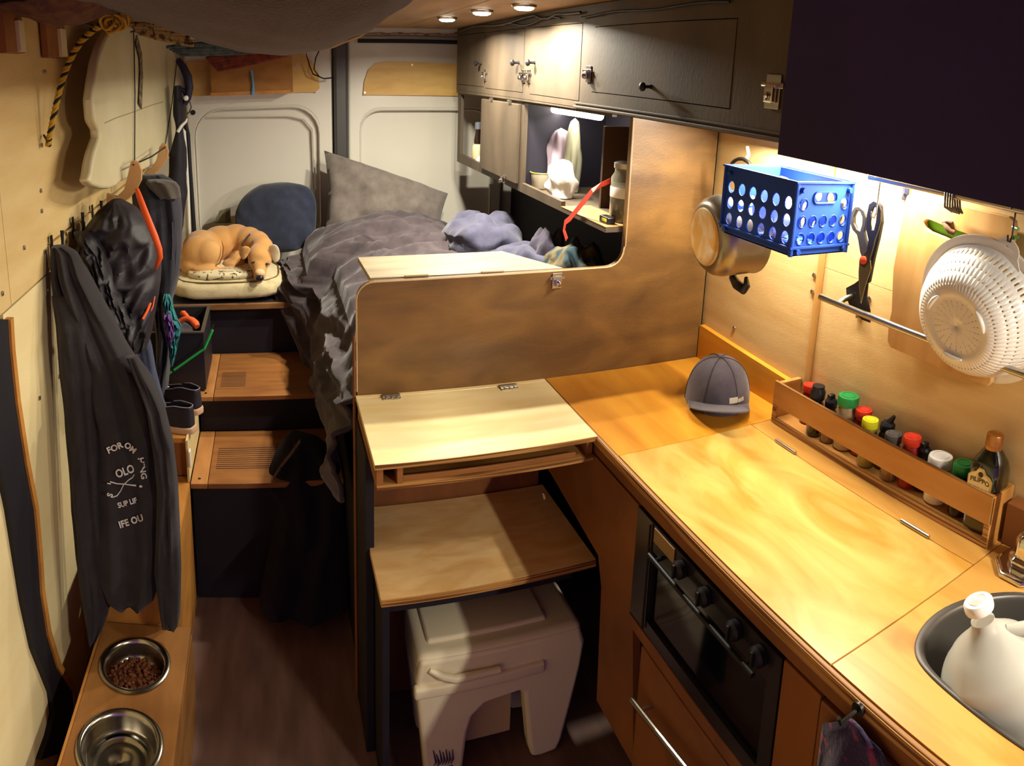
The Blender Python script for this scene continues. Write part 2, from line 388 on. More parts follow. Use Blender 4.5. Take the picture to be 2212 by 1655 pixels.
# ------------------------------------------------------------------ partition, desk, seat box
YP = 1.69
pt = thing('partition', 'dark brown stained plywood partition with a rounded opening between bed and kitchen', 'partition', (.7, YP, 0))
out = [(.200,.862),(1.20,.862),(1.20,1.606),(.922,1.606)]
cut = [(.922,1.26)] + [(.872+.05*math.cos(-t*PI/2/6), 1.25-.05*math.sin(t*PI/2/6)) for t in range(7)]
cut += [(.245,1.196)] + [(.245-.045*math.sin(t*PI/12), 1.151+.045*math.cos(t*PI/12)) for t in range(1,7)]
obj('board', B().prism(out+cut, 'Y', YP, YP+.018), stain, pt)
edge = [(.922,1.60)] + cut + [(.200,.91)]
obj('worn_edge', B().tube([(a+(.0035 if i<2 else 0), YP+.002, b_-.001) for i, (a, b_) in enumerate(edge)], .0028, 5), stain_edge, pt)
obj('lower_board', B().box(.224, .70, YP+.002, YP+.017, .0, .858), brown_ply, pt)
obj('side_post', B().box(.196, .218, 1.52, YP+.017, .0, .835, .003), black_wood, pt)
obj('post_edge', B().box(.190, .1955, 1.685, YP+.02, .0, 1.06, .002), brown_ply, pt)
def latch(name, p, axis, label, w=.028, parent=None):
    """little chrome snap latch: plate, body, thumb piece"""
    t = thing(name, label, 'latch', p)
    R_ = Matrix.Translation(p) @ (Matrix.Rotation(-PI/2, 4, 'Z') if axis == 'X' else Matrix.Identity(4))
    obj('plate', B().box(-w*.5, w*.5, -.003, 0, -w*.75, w*.75, .001, M=R_), steel, t)
    obj('body', B().box(-w*.32, w*.32, -.014, -.003, -w*.5, w*.25, .003, M=R_), chrome, t)
    obj('catch_plate', B().box(-w*.75, w*.75, -.006, -.003, w*.15, w*.4, .001, M=R_).cyl(R_ @ Vector((-w*.55,-.009,w*.28)), R_ @ Vector((w*.55,-.009,w*.28)), .004, n=10), chrome, t)
    obj('thumb_piece', B().sph(R_ @ Vector((0,-.016,-w*.2)), (.006,.006,.008), 10), chrome, t)
    return t
latch('latch', P(1203, 606, Y=YP-.001), 'Y', 'bright chrome latch on the top edge of the low partition')
fl = thing('flap_table', 'pale grey-brown flap board lying level behind the top of the partition', 'flap', (.45, YP+.02, 1.19))
obj('board', B().prism([(.238,1.715),(.752,1.715),(.650,1.925),(.232,1.925)], 'Z', 1.186, 1.199), mat('flap_wood','#A99A7C',.45,col2='#8D7F63',scale=(2,9,5),nscale=3), fl)
for x in (.355, .555):
    hb = B(); hb.cyl((x-.03, 1.712, 1.2015), (x+.03, 1.712, 1.2015), .0028, n=8).box(x-.03, x+.03, 1.712, 1.722, 1.1992, 1.2006)
    obj('hinge', hb, stain_edge, fl)
dk = thing('fold_out_desk', 'pale birch plywood desk box with hinged lid in front of the partition', 'desk', (.45, 1.5, .838))
obj('lid', B().box(.195, .703, 1.355, 1.672, .888, .900, .0015), ply_desk, dk)
obj('lid_edge_band', B().box(.1955, .7025, 1.3535, 1.3547, .8885, .8995), ply_edge, dk)
obj('rear_strip', B().box(.195, .703, 1.674, 1.689, .888, .900, .001), ply_desk, dk)
bx = B(); bx.box(.200,.698,1.358,1.689,.838,.850,.001)
obj('bottom_board', bx, ply_edge, dk)
bx = B(); bx.box(.200,.214,1.358,1.689,.8505,.8875).box(.244,.256,1.358,1.50,.8505,.8875).box(.684,.698,1.37,1.689,.8505,.8875).box(.215,.683,1.55,1.56,.8505,.8875)
obj('divider', bx, step_wood, dk)
obj('desk_shelf_front', B().box(.2575,.655,1.366,1.372,.8505,.862,.001), step_wood, dk)
def hinge(name, p, ln, along, parent, ang=0, m=steel):
    v = Vector((math.cos(ang), math.sin(ang), 0)) * ln/2; n_ = Vector((-v.y, v.x, 0)).normalized()*.016
    b = B(); b.cyl(p-v+Vector((0,0,.003)), p+v+Vector((0,0,.003)), .0042, n=10)
    if along:
        T = Matrix.Translation(p) @ Matrix.Rotation(ang, 4, 'Z')
        b.box(-ln/2, ln/2, -.015, .015, 0, .0018, M=T)
        for k in (-.3, 0, .3): b.cyl(T @ Vector((k*ln,.010,.001)), T @ Vector((k*ln,.010,.003)), .003, n=8).cyl(T @ Vector((k*ln,-.010,.001)), T @ Vector((k*ln,-.010,.003)), .003, n=8)
    return obj(name, b, m, parent)
hinge('hinge', P(845,857,Z=.901), .045, True, dk); hinge('hinge', P(1098,836,Z=.901), .045, True, dk)
st = thing('seat_box', 'plywood seat board on a dark box under the desk', 'seat', (.45, 1.5, 0))
obj('seat_board', B().prism([(.207,1.345),(.714,1.348),(.710,1.684),(.207,1.684)], 'Z', .568, .586), mat('seat_ply','#EBC88E',.45,col2='#D9AA68',scale=(3,7,5),nscale=3,dist=.8,coat=.1), st)
obj('seat_edge', B().box(.208,.713,1.3425,1.3448,.569,.585), ply_edge, st)
obj('apron', B().box(.22,.69,1.42,1.435,.49,.567), black_wood, st)
obj('side_board', B().box(.219,.235,1.40,1.684,.0,.567), black_wood, st)

# ------------------------------------------------------------------ kitchen counter
ct = thing('worktop', 'long amber varnished plywood kitchen worktop with sink cut-out', 'worktop', (.95, .9, .86))
ZT = .900
obj('corner_section', B().prism([(.707,1.261),(1.208,1.261),(1.208,1.688),(.706,1.688)], 'Z', ZT-.018, ZT), work2, ct)
obj('rear_strip', B().prism([(1.0715,.6015),(1.208,.6015),(1.208,1.259),(1.0715,1.259)], 'Z', ZT-.018, ZT), work, ct)
sinkhole = [(.812,.50),(.805,.44),(.80,.36),(.80,.26),(.82,.18),(.88,.12),(.98,.10),(1.06,.13),(1.10,.20),(1.11,.32),(1.10,.42),(1.06,.50),(.99,.545),(.92,.562),(.86,.550),(.828,.53)]
obj('sink_section', B().prism([[(.710,-.55),(1.208,-.55),(1.208,.599),(.710,.599)], sinkhole], 'Z', ZT-.018, ZT), work, ct)
rail_m = mat('edge_tan','#A5773E',.5,col2='#86592A',scale=(3,1,40),nscale=3)
obj('front_edge', B().box(.700,.7085,-.55,1.688,.876,.8985,.002), rail_m, ct)
obj('front_edge_ply', B().box(.6985,.6998,-.55,1.688,.878,.896), ply_edge, ct)
obj('under_rail', B().box(.704,.72,-.55,1.688,.851,.875,.001), brown_ply, ct)
lid = thing('stove_lid', 'bright yellow varnished lid board hinged over the stove in the worktop', 'lid', (.9,.93,ZT-.018))
obj('board', B().prism([(.709,.6015),(1.0695,.6015),(1.0695,1.259),(.7085,1.259)], 'Z', ZT-.018, ZT+.0005), work3, lid)
a1, a2 = P(1667,957,Z=.9), P(1716,983,Z=.9); c1, c2 = P(1941,1131,Z=.9), P(2000,1168,Z=.9)
for p_, q_ in ((a1,a2),(c1,c2)):
    hinge('hinge', Vector((1.0705,(p_.y+q_.y)/2,.901)), (p_-q_).length*1.0, False, lid, ang=PI/2)
cb = thing('kitchen_cabinet', 'brown stained kitchen cabinet under the worktop', 'cabinet', (.95, .9, .27))
XF = .700
obj('side_panel', B().prism([(1.682,.850),(1.150,.849),(1.150,.580),(1.135,.575),(1.09,.27),(1.27,.27),(1.285,.56),(1.31,.625),(1.60,.665),(1.682,.665)], 'X', XF, XF+.018), brown_ply, cb)
obj('front_rail', B().prism([(1.149,.600),(.60,.600),(.60,.574),(1.134,.574)], 'X', XF-.004, XF+.018), brown_ply, cb)
obj('inner_box', B().box(.93, 1.205, -.5, 1.68, .0, .70), black_wood, cb)
obj('kick_board', B().box(.86, .92, -.5, 1.26, .0, .27), black_wood, cb)
obj('bottom_board', B().box(XF+.02, .925, -.5, 1.26, .272, .285), black_wood, cb)
dr = obj('drawer', B().box(XF-.006, XF+.014, .56, 1.088, .275, .570, .004), brown_ply, cb)
h1, h2 = P(1365,1512,X=.665), P(1478,1655,X=.665)
dd = (h2-h1).normalized()
obj('bar_handle', B().cyl(h1, h1+dd*.30, .006, n=12).cyl(h1+dd*.035, h1+dd*.035+Vector((.03,0,0)), .004, n=10).cyl(h1+dd*.27, h1+dd*.27+Vector((.03,0,0)), .004, n=10), steel, dr)
obj('panel', B().box(XF, XF+.018, .605, .688, .275, .849, .002), mat('stove_side_ply','#8F5520',.55,col2='#774316',nscale=3), cb)
obj('door', B().box(XF-.002, XF+.018, -.5, .602, .275, .846, .003), brown_ply, cb)
# oven
ov = thing('oven', 'black-framed oven with dark glass door and control knobs under the worktop', 'oven', (XF+.02, .9, .6))
obj('frame', B().prism([[(.690,.601),(1.147,.601),(1.147,.847),(.690,.847)], [(.72,.63),(1.085,.63),(1.085,.79),(.72,.79)]], 'X', XF-.002, XF+.016), mat('oven_frame','#1C1A20',.28,coat=.5), ov)
gls = mat('oven_glass','#06060A',.06,spec=.8)
obj('glass_door', B().box(XF+.006, XF+.012, .715, 1.09, .625, .795), gls, ov)
obj('trim', B().cyl((XF-.006,1.088,.61),(XF-.006,1.088,.845),.0025,n=8), dkmetal, ov)
obj('handle', B().cyl((XF-.022,.73,.800),(XF-.022,1.06,.800),.005,n=10).cyl((XF-.022,.75,.8),(XF,.75,.8),.004,n=8).cyl((XF-.022,1.04,.8),(XF,1.04,.8),.004,n=8), blackm, ov)
obj('pale_plate', B().box(XF-.005, XF-.002, 1.00, 1.075, .815, .845, .001), mat('plate_tan','#9A7A4E',.5), ov)
for y in (.97, .89, .80, .735):
    obj('knob', B().lathe([(.004,0),(.016,.001),(.017,.012),(.012,.018)], (XF-.003,y,.825), (-1,0,0), 18).box(XF-.026,XF-.018,y-.003,y+.003,.812,.838,.001), blackm, ov, smooth=40)
for z in (.66,.70): obj('rack', B().cyl((XF+.0135,.72,z),(XF+.0135,1.085,z),.0015,n=6), dkmetal, ov)
# sink, tap, jug
sk = thing('sink', 'dark steel oval sink basin set in the worktop corner', 'sink', (.95,.34,.72))
def ring(sc, dz): return [( .955+(x-.955)*sc, .33+(y-.33)*sc, ZT+dz) for x, y in sinkhole]
b = B(); rs = []
for sc_k, dz in ((1.05,.0008),(1.045,.0035),(.99,.0035),(.97,-.004),(.95,-.06),(.90,-.13),(.80,-.15),(.1,-.155)):
    rs.append([b.bm.verts.new(v) for v in ring(sc_k, dz)])
for A, D in zip(rs, rs[1:]):
    for k in range(len(A)): b.bm.faces.new((A[k], A[(k+1)%len(A)], D[(k+1)%len(A)], D[k]))
b.bm.faces.new(rs[-1])
obj('basin', b, mat('sink_steel','#5E5A55',.45,.6), sk, smooth=50, mods=(('SUBSURF', dict(levels=1, render_levels=2)),))
obj('drain', B().lathe([(.0,0),(.03,.001),(.032,.004),(.02,.003)], (.955,.33,ZT-.152)), dkmetal, sk, smooth=50)
tp = P(2195,1240,Z=.9)
tap = thing('pump_tap', 'chrome pump tap on a moulded base behind the jug', 'tap', (1.12,.545,ZT))
def octo(cx, cy, r, a0): return [(cx+r*math.cos(a0+k*PI/4), cy+r*math.sin(a0+k*PI/4)) for k in range(8)]
def stack(b, prof, cx, cy, z0, a0=.39, sx=1.25, sy=1):
    rs = [[b.bm.verts.new((cx+(x-cx)*sx, cy+(y-cy)*sy, z0+z)) for x, y in octo(cx, cy, r, a0)] for r, z in prof]
    for A, D in zip(rs, rs[1:]):
        for k in range(8): b.bm.faces.new((A[k], A[(k+1)%8], D[(k+1)%8], D[k]))
    b.bm.faces.new(rs[0][::-1]); b.bm.faces.new(rs[-1])
cx_, cy_ = 1.128, .525
b = B(); stack(b, [(.056,0),(.057,.008),(.052,.012)], cx_, cy_, ZT+.0005, sx=1.05)
obj('foot_plate', b, chrome, tap, mods=(('BEVEL', dict(width=.003, segments=3)),), smooth=30)
b = B(); stack(b, [(.034,0),(.036,.012),(.028,.020),(.026,.045),(.018,.058)], cx_+.004, cy_, ZT+.0125, sx=1.05)
obj('pump_body', b, chrome, tap, mods=(('BEVEL', dict(width=.003, segments=3)),), smooth=30)
obj('collar', B().lathe([(.010,0),(.012,.003),(.012,.010),(.009,.014)], (cx_+.004,cy_,ZT+.0705)), blackp, tap, smooth=40)
obj('spout', B().tube([(cx_+.004,cy_,ZT+.08),(cx_+.008,cy_-.002,ZT+.16),(cx_+.012,cy_-.004,ZT+.25),(cx_-.005,cy_-.02,ZT+.28),(cx_-.05,cy_-.05,ZT+.27)], .0085, 14), chrome, tap, smooth=60)
obj('screw', B().cyl((cx_-.04,cy_-.032,ZT+.012),(cx_-.04,cy_-.032,ZT+.016),.004), steel, tap)

# ------------------------------------------------------------------ jug in the sink
jg = thing('water_jug', 'translucent white plastic gallon jug with a cap standing in the sink', 'jug', (.90,.385,.748))
jug_m = mat('milky_plastic', '#C6C4B8', .35, spec=.4, trans=.25, ior=1.2)
bot, top = Vector((.912,.372,.748)), Vector((.862,.466,1.005)); ax = (top-bot).normalized(); q = ax.to_track_quat('Z','Y')
def jugf(u, v):
    prof = [(0,.035),(.01,.078),(.04,.085),(.45,.087),(.60,.087),(.73,.080),(.82,.062),(.90,.037),(.94,.025),(.965,.0185),(1,.018)]
    r = interp(prof, v)[0]; t = 2*PI*u
    e = lerp(.62, 1, min(1, max(0, (v-.55)/.25)))
    c, s_ = math.cos(t), math.sin(t); k = 1/((abs(c)**(2/e*1.0)+abs(s_)**(2/e))**(e/2)) if e < 1 else 1
    return bot + q @ Vector((r*c*k, r*s_*k, v*.25))
obj('body', B().sheet(jugf, 40, 30, True), jug_m, jg, smooth=60)
hd = q.inverted() @ Vector((.6,-.8,0)); hd.z = 0; hd.normalize()
def jl(r, z): return bot + q @ Vector((hd.x*r, hd.y*r, z))
obj('handle', B().tube([jl(.030,.222),jl(.055,.217),jl(.076,.200),jl(.090,.170),jl(.092,.145),jl(.084,.120)], [.010,.012,.013,.013,.013,.011], 14), jug_m, jg, smooth=60)
obj('cap', B().lathe([(.0,0),(.0215,0),(.0225,.003),(.0225,.012),(.020,.015),(.0,.0155)], top-ax*.012, ax, 28).lathe([(.012,.0155),(.013,.0165),(.014,.0155)], top-ax*.012, ax, 20), whitep, jg, smooth=40)
lp = P(2207,1528,Z=.93); lp = bot + (lp-bot)
obj('blue_label', B().sheet(lambda u, v: jugf(.80+.10*u, .30+.10*v) + (jugf(.80+.10*u, .30+.10*v)-(bot+ax*.25*(.30+.10*v))).normalized()*.0006, 8, 6), mat('label_blue','#1E3F8A',.5), jg)

# ------------------------------------------------------------------ baseball cap
cp = thing('baseball_cap', 'dark purple-grey baseball cap with a small pale woven tag on the amber worktop corner', 'cap', (1.0,1.42,ZT))
capm = mat('cap_cloth','#4A424C',.85,col2='#3C3540',nscale=30,bump=.3,bscale=400,sheen=.3)
cc = Vector((1.075,1.412,ZT)); fd = Vector((-.50,-.86,0)).normalized(); sd = Vector((fd.y*-1, fd.x, 0))
def capf(u, v):
    t = 2*PI*u; ph = v*PI/2*.999
    rx, ry, rz = .084, .100, .116
    rr = math.cos(ph)**.8; zz = math.sin(ph)**.9
    bulge = 1 + .012*math.cos(6*t)*math.cos(ph)*v
    return cc + sd*(rx*rr*math.cos(t)*bulge) + fd*(ry*rr*math.sin(t)*bulge) + Vector((0,0,rz*zz+.002))
obj('crown', B().sheet(capf, 48, 18, True), capm, cp, smooth=60)
b = B()
def brim(u, v):
    a = lerp(PI*.10, PI*.90, u); base = sd*(.080*math.cos(a)) + fd*(.097*math.sin(a))
    ext = v*.080*math.sin((u*.92+.04)*PI)**.45
    arch = .042*(1-(2*u-1)**2)*(.45+.55*v) + .006 - .005*v
    return cc + base + fd*ext + Vector((0,0,arch+.004))
b.sheet(brim, 26, 10)
obj('brim', b, capm, cp, smooth=60, mods=(('SOLIDIFY', dict(thickness=.003, offset=1)),))
sm = B()
for k in range(6):
    u = k/6+.0833*0
    sm.tube([capf(u, v/12)*1.0 + (capf(u, v/12)-cc).normalized()*.0008 for v in range(13)], .0009, 5)
obj('seam', sm, mat('cap_seam','#2E2932',.8), cp)
obj('button', B().sph(cc+Vector((0,0,.119)), (.007,.007,.004), 10), capm, cp)
def tagf(u0, u1, v0, v1): return B().sheet(lambda u, v: (lambda p: p + (p-cc).normalized()*.0016)(capf(lerp(u0,u1,u), lerp(v0,v1,v))), 8, 4)
obj('woven_tag', join_bm([tagf(.165,.212,.155,.235), tagf(.145,.163,.155,.205), tagf(.125,.143,.155,.21)]), mat('tag_cream','#B9AE9A',.7), cp)

# ------------------------------------------------------------------ spice rack
rk = thing('spice_rack', 'long narrow open plywood spice rack on the back of the worktop', 'rack', (1.165,.93,ZT))
rkw = mat('rack_wood','#C08A48',.5,col2='#A9712F',scale=(6,1.5,6),nscale=4,mix=(.3,.75))
RY0, RY1 = .612, 1.252
obj('bottom_board', B().box(1.129, 1.205, RY0, RY1, ZT+.0005, ZT+.0145), rkw, rk)
obj('bottom_edge', B().box(1.1275, 1.1288, RY0, RY1, ZT+.001, ZT+.014), ply_edge, rk)
for y in (RY0, RY1-.012): obj('end_board', B().box(1.129, 1.205, y, y+.012, ZT+.015, ZT+.104, .001), rkw, rk)
for y in (RY0, RY1-.012): obj('end_edge', B().box(1.1275, 1.1288, y, y+.012, ZT+.015, ZT+.103), ply_edge, rk)
obj('front_rail', B().box(1.126, 1.134, RY0, RY1, ZT+.048, ZT+.106, .001), rkw, rk)
obj('rail_top', B().box(1.1262, 1.1338, RY0, RY1, ZT+.1062, ZT+.108), ply_edge, rk)
ey = thing('side_box', 'brown wooden block beside the spice rack behind the pump tap', 'block', (1.19,.56,ZT))
obj('board', B().box(1.168, 1.206, .46, .603, ZT+.001, ZT+.085, .002), brown_ply, ey)
glass_dark = mat('dark_glass_jar','#241710',.08,spec=.7,coat=.5)
glass_clear = mat('spice_glass','#B9A78A',.08,trans=.5,spec=.6)
def jar(py_, x, r, hb, body, capc, kind, label, tilt=0):
    t = thing('spice_jar' if kind != 'bottle' else 'bottle', label, 'jar', (x, py_, ZT+.0148), group=None)
    o = Vector((x, py_, ZT+.0148))
    obj('glass_body', B().lathe([(r*.85,0),(r,.004),(r,hb*.78),(r*.93,hb*.9),(r*.72,hb)], o, n=22), body, t, smooth=40)
    if kind == 'flat': pr = [(r*.90,0),(r*.98,.001),(r*.99,.014),(r*.94,.018),(r*.5,.0186)]
    elif kind == 'wide': pr = [(r*.98,0),(r*1.06,.001),(r*1.06,.018),(r*1.0,.022),(r*.6,.0226)]
    elif kind == 'grinder': pr = [(r*.75,0),(r*.95,.004),(r*1.0,.022),(r*.82,.028),(r*.8,.036),(r*.5,.037)]
    else: pr = [(r*.75,0),(r*.86,.004),(r*.86,.018),(r*.6,.024)]
    lid_ = obj('lid', B().lathe([(a, z+hb) for a, z in pr], o, n=24), capc, t, smooth=35)
    if kind == 'flip': obj('flip_tab', B().box(x-.009,x+.009,py_-.004,py_+.008,o.z+hb+.020,o.z+hb+.034,.003), capc, lid_)
    if kind == 'spout': obj('spout', B().cyl((x,py_,o.z+hb+.018),(x+.004,py_-.012,o.z+hb+.040),.009,.004), capc, lid_)
    if kind in ('flat','wide'): obj('lid_rim', B().lathe([(r*.62,hb+pr[-1][1]-.0004),(r*.66,hb+pr[-1][1]+.001),(r*.70,hb+pr[-1][1]-.0008)], o, n=24), capc, lid_)
    return t
red = mat('red_lid','#C8311C',.35); green = mat('green_lid','#14803C',.35); yel = mat('yellow_lid','#C9C81E',.35); grey = mat('grey_lid','#4A4644',.4)
redj = mat('red_spice','#8E1B12',.15,spec=.7,coat=.4); brownj = mat('brown_spice','#7B5A3A',.12,spec=.7,coat=.5); whitej=mat('white_jar','#D8C9AA',.2,coat=.5)
LH = dict(flat=.0186, wide=.0226, grinder=.037, flip=.034, spout=.040)
def jarp(px, py, x, r, body, capc, kind, label):
    p = P(px, py, X=x); jar(p.y, x, r, p.z-LH[kind]-(ZT+.0148), body, capc, kind, label)
jarp(1751,830, 1.184, .018, redj, red, 'flat', 'spice jar with red lid at the far end of the rack, behind a black one')
jarp(1769,832, 1.154, .0185, glass_dark, blackp, 'grinder', 'black spice grinder at the far end of the rack')
jarp(1798,852, 1.160, .017, brownj, blackp, 'flip', 'small jar with black flip lid between the black grinder and the big green lid')
jarp(1834,854, 1.170, .0235, mat('pale_spice','#A8906C',.15,coat=.5), green, 'wide', 'clear jar with large green lid at the far half of the rack')
jarp(1867,884, 1.182, .020, redj, red, 'flat', 'red spice jar with red lid behind the yellow lid')
jarp(1881,905, 1.156, .019, mat('mustard_spice','#8A7A3A',.15,coat=.5), yel, 'flat', 'spice jar with bright yellow lid')
jarp(1921,896, 1.183, .0195, glass_dark, blackp, 'spout', 'dark jar with pointed black twist spout lid in the middle of the rack')
jarp(1931,936, 1.156, .019, brownj, grey, 'flat', 'spice jar with dark grey flat lid in front of the pointed black lid')
jarp(1972,942, 1.166, .020, redj, red, 'flat', 'red spice jar with red lid beyond the white lid, right of the dark grey lid')
jarp(2000,956, 1.178, .0165, glass_dark, blackp, 'flip', 'dark jar with black flip lid between red and white lids')
jarp(2033,984, 1.168, .0245, whitej, whitep, 'wide', 'wide clear jar with white lid near the bottle end of the rack')
jarp(2083,1000, 1.165, .0205, glass_dark, green, 'wide', 'dark jar with green lid beside the oil bottle')
# square oil bottle
RL = Matrix.Rotation(math.radians(4), 3, 'Z')
ob = thing('oil_bottle', 'dark green square oil bottle with gold cap and cream label', 'bottle', (1.160,.665,ZT+.0148))
_c = P(2171,944,X=1.168); oo = Vector((1.168,.652,ZT+.0148)); BH = _c.z-.006-oo.z
def obf(u, v):
    prof = [(0,.027),(.03,.034),(.66,.0355),(.74,.033),(.82,.024),(.88,.0155),(.90,.0135),(1,.0135)]
    r = interp(prof, v)[0]; t = 2*PI*u + PI/4; e = lerp(.55, 1, min(1, max(0, (v-.6)/.2)))
    c, s_ = math.cos(t), math.sin(t); k = 1/((abs(c)**(2/e)+abs(s_)**(2/e))**(e/2)) if e < 1 else 1
    return oo + RL @ Vector((r*c*k, r*s_*k, v*BH))
obj('glass_body', B().sheet(obf, 40, 30, True), mat('olive_glass','#20210F',.06,spec=.8,coat=.6), ob, smooth=60)
obj('gold_cap', B().lathe([(.0160,BH-.026),(.0170,BH-.025),(.0170,BH+.003),(.0155,BH+.005),(.003,BH+.0055)], oo, n=26).lathe([(.0172,BH-.018),(.0176,BH-.017),(.0172,BH-.016)], oo, n=26), mat('gold_cap','#B57A34',.35,.4,coat=.3), ob, smooth=40)
# label faces the aisle (-X) and the camera
lab_o = Vector((1.165-.0272,.668,ZT+.0148))
lo = [(-.028,.040),(.028,.040),(.029,.082),(.022,.090),(.012,.094),(.006,.104),(-.006,.104),(-.012,.094),(-.022,.090),(-.029,.082)]
R45 = Matrix.Rotation(math.radians(-45)*-1, 3, 'Z')
def labmap(x, y, z):   # local label (depth x, across y, up z)
    return oo + RL @ Vector((-.0362-x, y*.92, z*.92+.038))
obj('label', B().prism(lo, 'X', -.0002, .0005, fn=labmap), mat('label_cream','#D8C184',.5), ob)
obj('label_rim', B().tube([labmap(.0008, a, b_) for a, b_ in lo], .0007, 5, closed=True), mat('label_gold','#8A6A2A',.4), ob)
obj('lettering', join_bm([text_bm('FILIPPO', .0140, lambda u, v, w: labmap(.0006+w, -u, .072+v+.005*math.cos(u*50)), depth=.0003, bold=.0002),
    text_bm('BERIO', .0185, lambda u, v, w: labmap(.0006+w, -u, .053+v), depth=.0003, bold=.0005), ]), mat('label_ink','#241A10',.5), ob)
obj('crest', B().lathe([(.0035,0),(.0055,.0006),(.0035,.0012)], labmap(.0004,0,.090), RL @ Vector((-1,0,0)), 16), mat('label_ink','#241A10',.5), ob)

# ------------------------------------------------------------------ rails with hanging things
def rail(name, y0, y1, z, label, brk):
    t = thing(name, label, 'rail', (1.13, y0, z))
    obj('bar', B().cyl((1.13,y0,z),(1.13,y1,z),.0075,n=18), steel, t, smooth=40)
    for y in brk:
        obj('bracket', B().box(1.203,1.2095,y-.010,y+.010,z-.045,z+.048,.002).tube([(1.206,y,z+.01),(1.180,y,z+.014),(1.150,y+.003,z+.008),(1.134,y+.002,z)], .007, 10), steel, t, smooth=40)
        obj('screw_head', B().cyl((1.2035,y,z+.034),(1.2015,y,z+.034),.004,n=8), dkmetal, t); obj('screw_head', B().cyl((1.2035,y,z-.033),(1.2015,y,z-.033),.004,n=8), dkmetal, t)
    obj('end_cap', B().sph((1.13,y1,z),(.008,.008,.008),12), steel, t, smooth=40)
    return t
rail('upper_rail', .30, 1.026, 1.551, 'steel hanging rail high on the kitchen wall just under the cabinet', (.985,.40))
rail('lower_rail', .30, 1.130, 1.256, 'lower steel rail crossing behind the colander', (1.075,.40))
def s_hook(y, z0, m=dkmetal, ln=.09, label='', nm='hanging_hook'):
    t = thing(nm, label, 'hook', (1.13, y, z0-ln))
    obj('wire', B().tube([(1.120,y,z0+.002),(1.124,y,z0+.011),(1.132,y,z0+.012),(1.139,y,z0+.004),(1.139,y,z0-.01),(1.137,y-.002,z0-ln+.012),(1.132,y-.002,z0-ln),(1.123,y-.002,z0-ln+.003),(1.121,y-.002,z0-ln+.014)], .0019, 8), m, t, smooth=60)
    return t
s_hook(1.005, 1.551, steel, .085, 'thin steel hook holding the scissors on the upper rail')
s_hook(.668, 1.548, dkmetal, .060, 'long dark hook holding the colander on the upper rail')
t = thing('board_strap', 'dark ribbed strap looped over the upper rail above the cutting board', 'strap', (1.14,.81,1.45))
for k in range(4):
    y = .800+k*.006
    obj('loop', B().tube([(1.150,y,1.515),(1.124,y,1.525),(1.119,y,1.553),(1.130,y,1.5615),(1.141,y,1.553),(1.150,y,1.525),(1.160,y,1.515)], .0024, 6), mat('strap_dark','#4A3D33',.6), t, smooth=60)
# scissors
sc = thing('scissors', 'kitchen scissors with grey-black handles and red pivot hanging open end up', 'scissors', (1.135,1.03,1.27))
def onwall(x, lst): return [(P(a, b_, X=x).y, P(a, b_, X=x).z) for a, b_ in lst]
sx = 1.150
hl = onwall(sx, ((1848,447),(1839,463),(1838,480),(1844,497),(1853,507),(1856,520),(1860,545),(1866,562),(1876,560),(1878,540),(1871,512),(1869,500),(1872,487),(1873,470),(1868,455),(1858,446)))
hh = onwall(sx, ((1853,455),(1847,468),(1847,482),(1853,495),(1860,499),(1864,486),(1865,470),(1860,457)))
obj('handle', B().prism([hl, hh], 'X', sx-.004, sx+.004), mat('scissor_grey','#4B4744',.4), sc, mods=(('BEVEL', dict(width=.0015, segments=2)),))
hr = onwall(sx, ((1893,434),(1883,441),(1879,462),(1876,490),(1879,505),(1882,518),(1878,540),(1866,556),(1864,572),(1872,578),(1882,566),(1890,540),(1896,515),(1903,497),(1908,478),(1909,455),(1905,440)))
hg = onwall(sx, ((1894,447),(1888,463),(1886,482),(1888,496),(1894,497),(1899,480),(1901,462),(1900,450)))
obj('handle', B().prism([hr, hg], 'X', sx-.010, sx-.0045), mat('scissor_black','#2B292A',.4), sc, mods=(('BEVEL', dict(width=.0015, segments=2)),))
obj('blade', B().prism(onwall(sx, ((1859,560),(1857,590),(1858,620),(1862,655),(1868,630),(1873,600),(1878,572),(1870,556))), 'X', sx-.0040, sx-.0015), steel, sc)
obj('blade', B().prism(onwall(sx, ((1861,565),(1861,610),(1864,652),(1874,615),(1886,580),(1884,562))), 'X', sx-.0072, sx-.0045), mat('blade_dark','#8A8580',.3,1), sc)
pv = P(1866,562,X=sx-.010)
obj('pivot', B().lathe([(.009,0),(.009,.004),(.005,.006)], pv, (-1,0,0), 20), mat('pivot_red','#E2502A',.4), sc, smooth=40)
# spatula
sp = thing('spatula', 'black spatula hanging behind the scissors through the lower rail', 'spatula', (1.17,1.03,1.2))
obj('blade', B().prism(onwall(1.172, ((1862,600),(1848,612),(1829,622),(1830,645),(1840,668),(1862,690),(1880,697),(1880,670),(1873,640),(1876,612))), 'X', 1.170, 1.173), blackp, sp)
obj('handle', B().prism(onwall(1.165, ((1899,436),(1906,445),(1908,480),(1900,520),(1890,560),(1880,610),(1866,616),(1872,570),(1884,520),(1894,480))), 'X', 1.160, 1.169), blackp, sp, mods=(('BEVEL', dict(width=.002, segments=2)),))
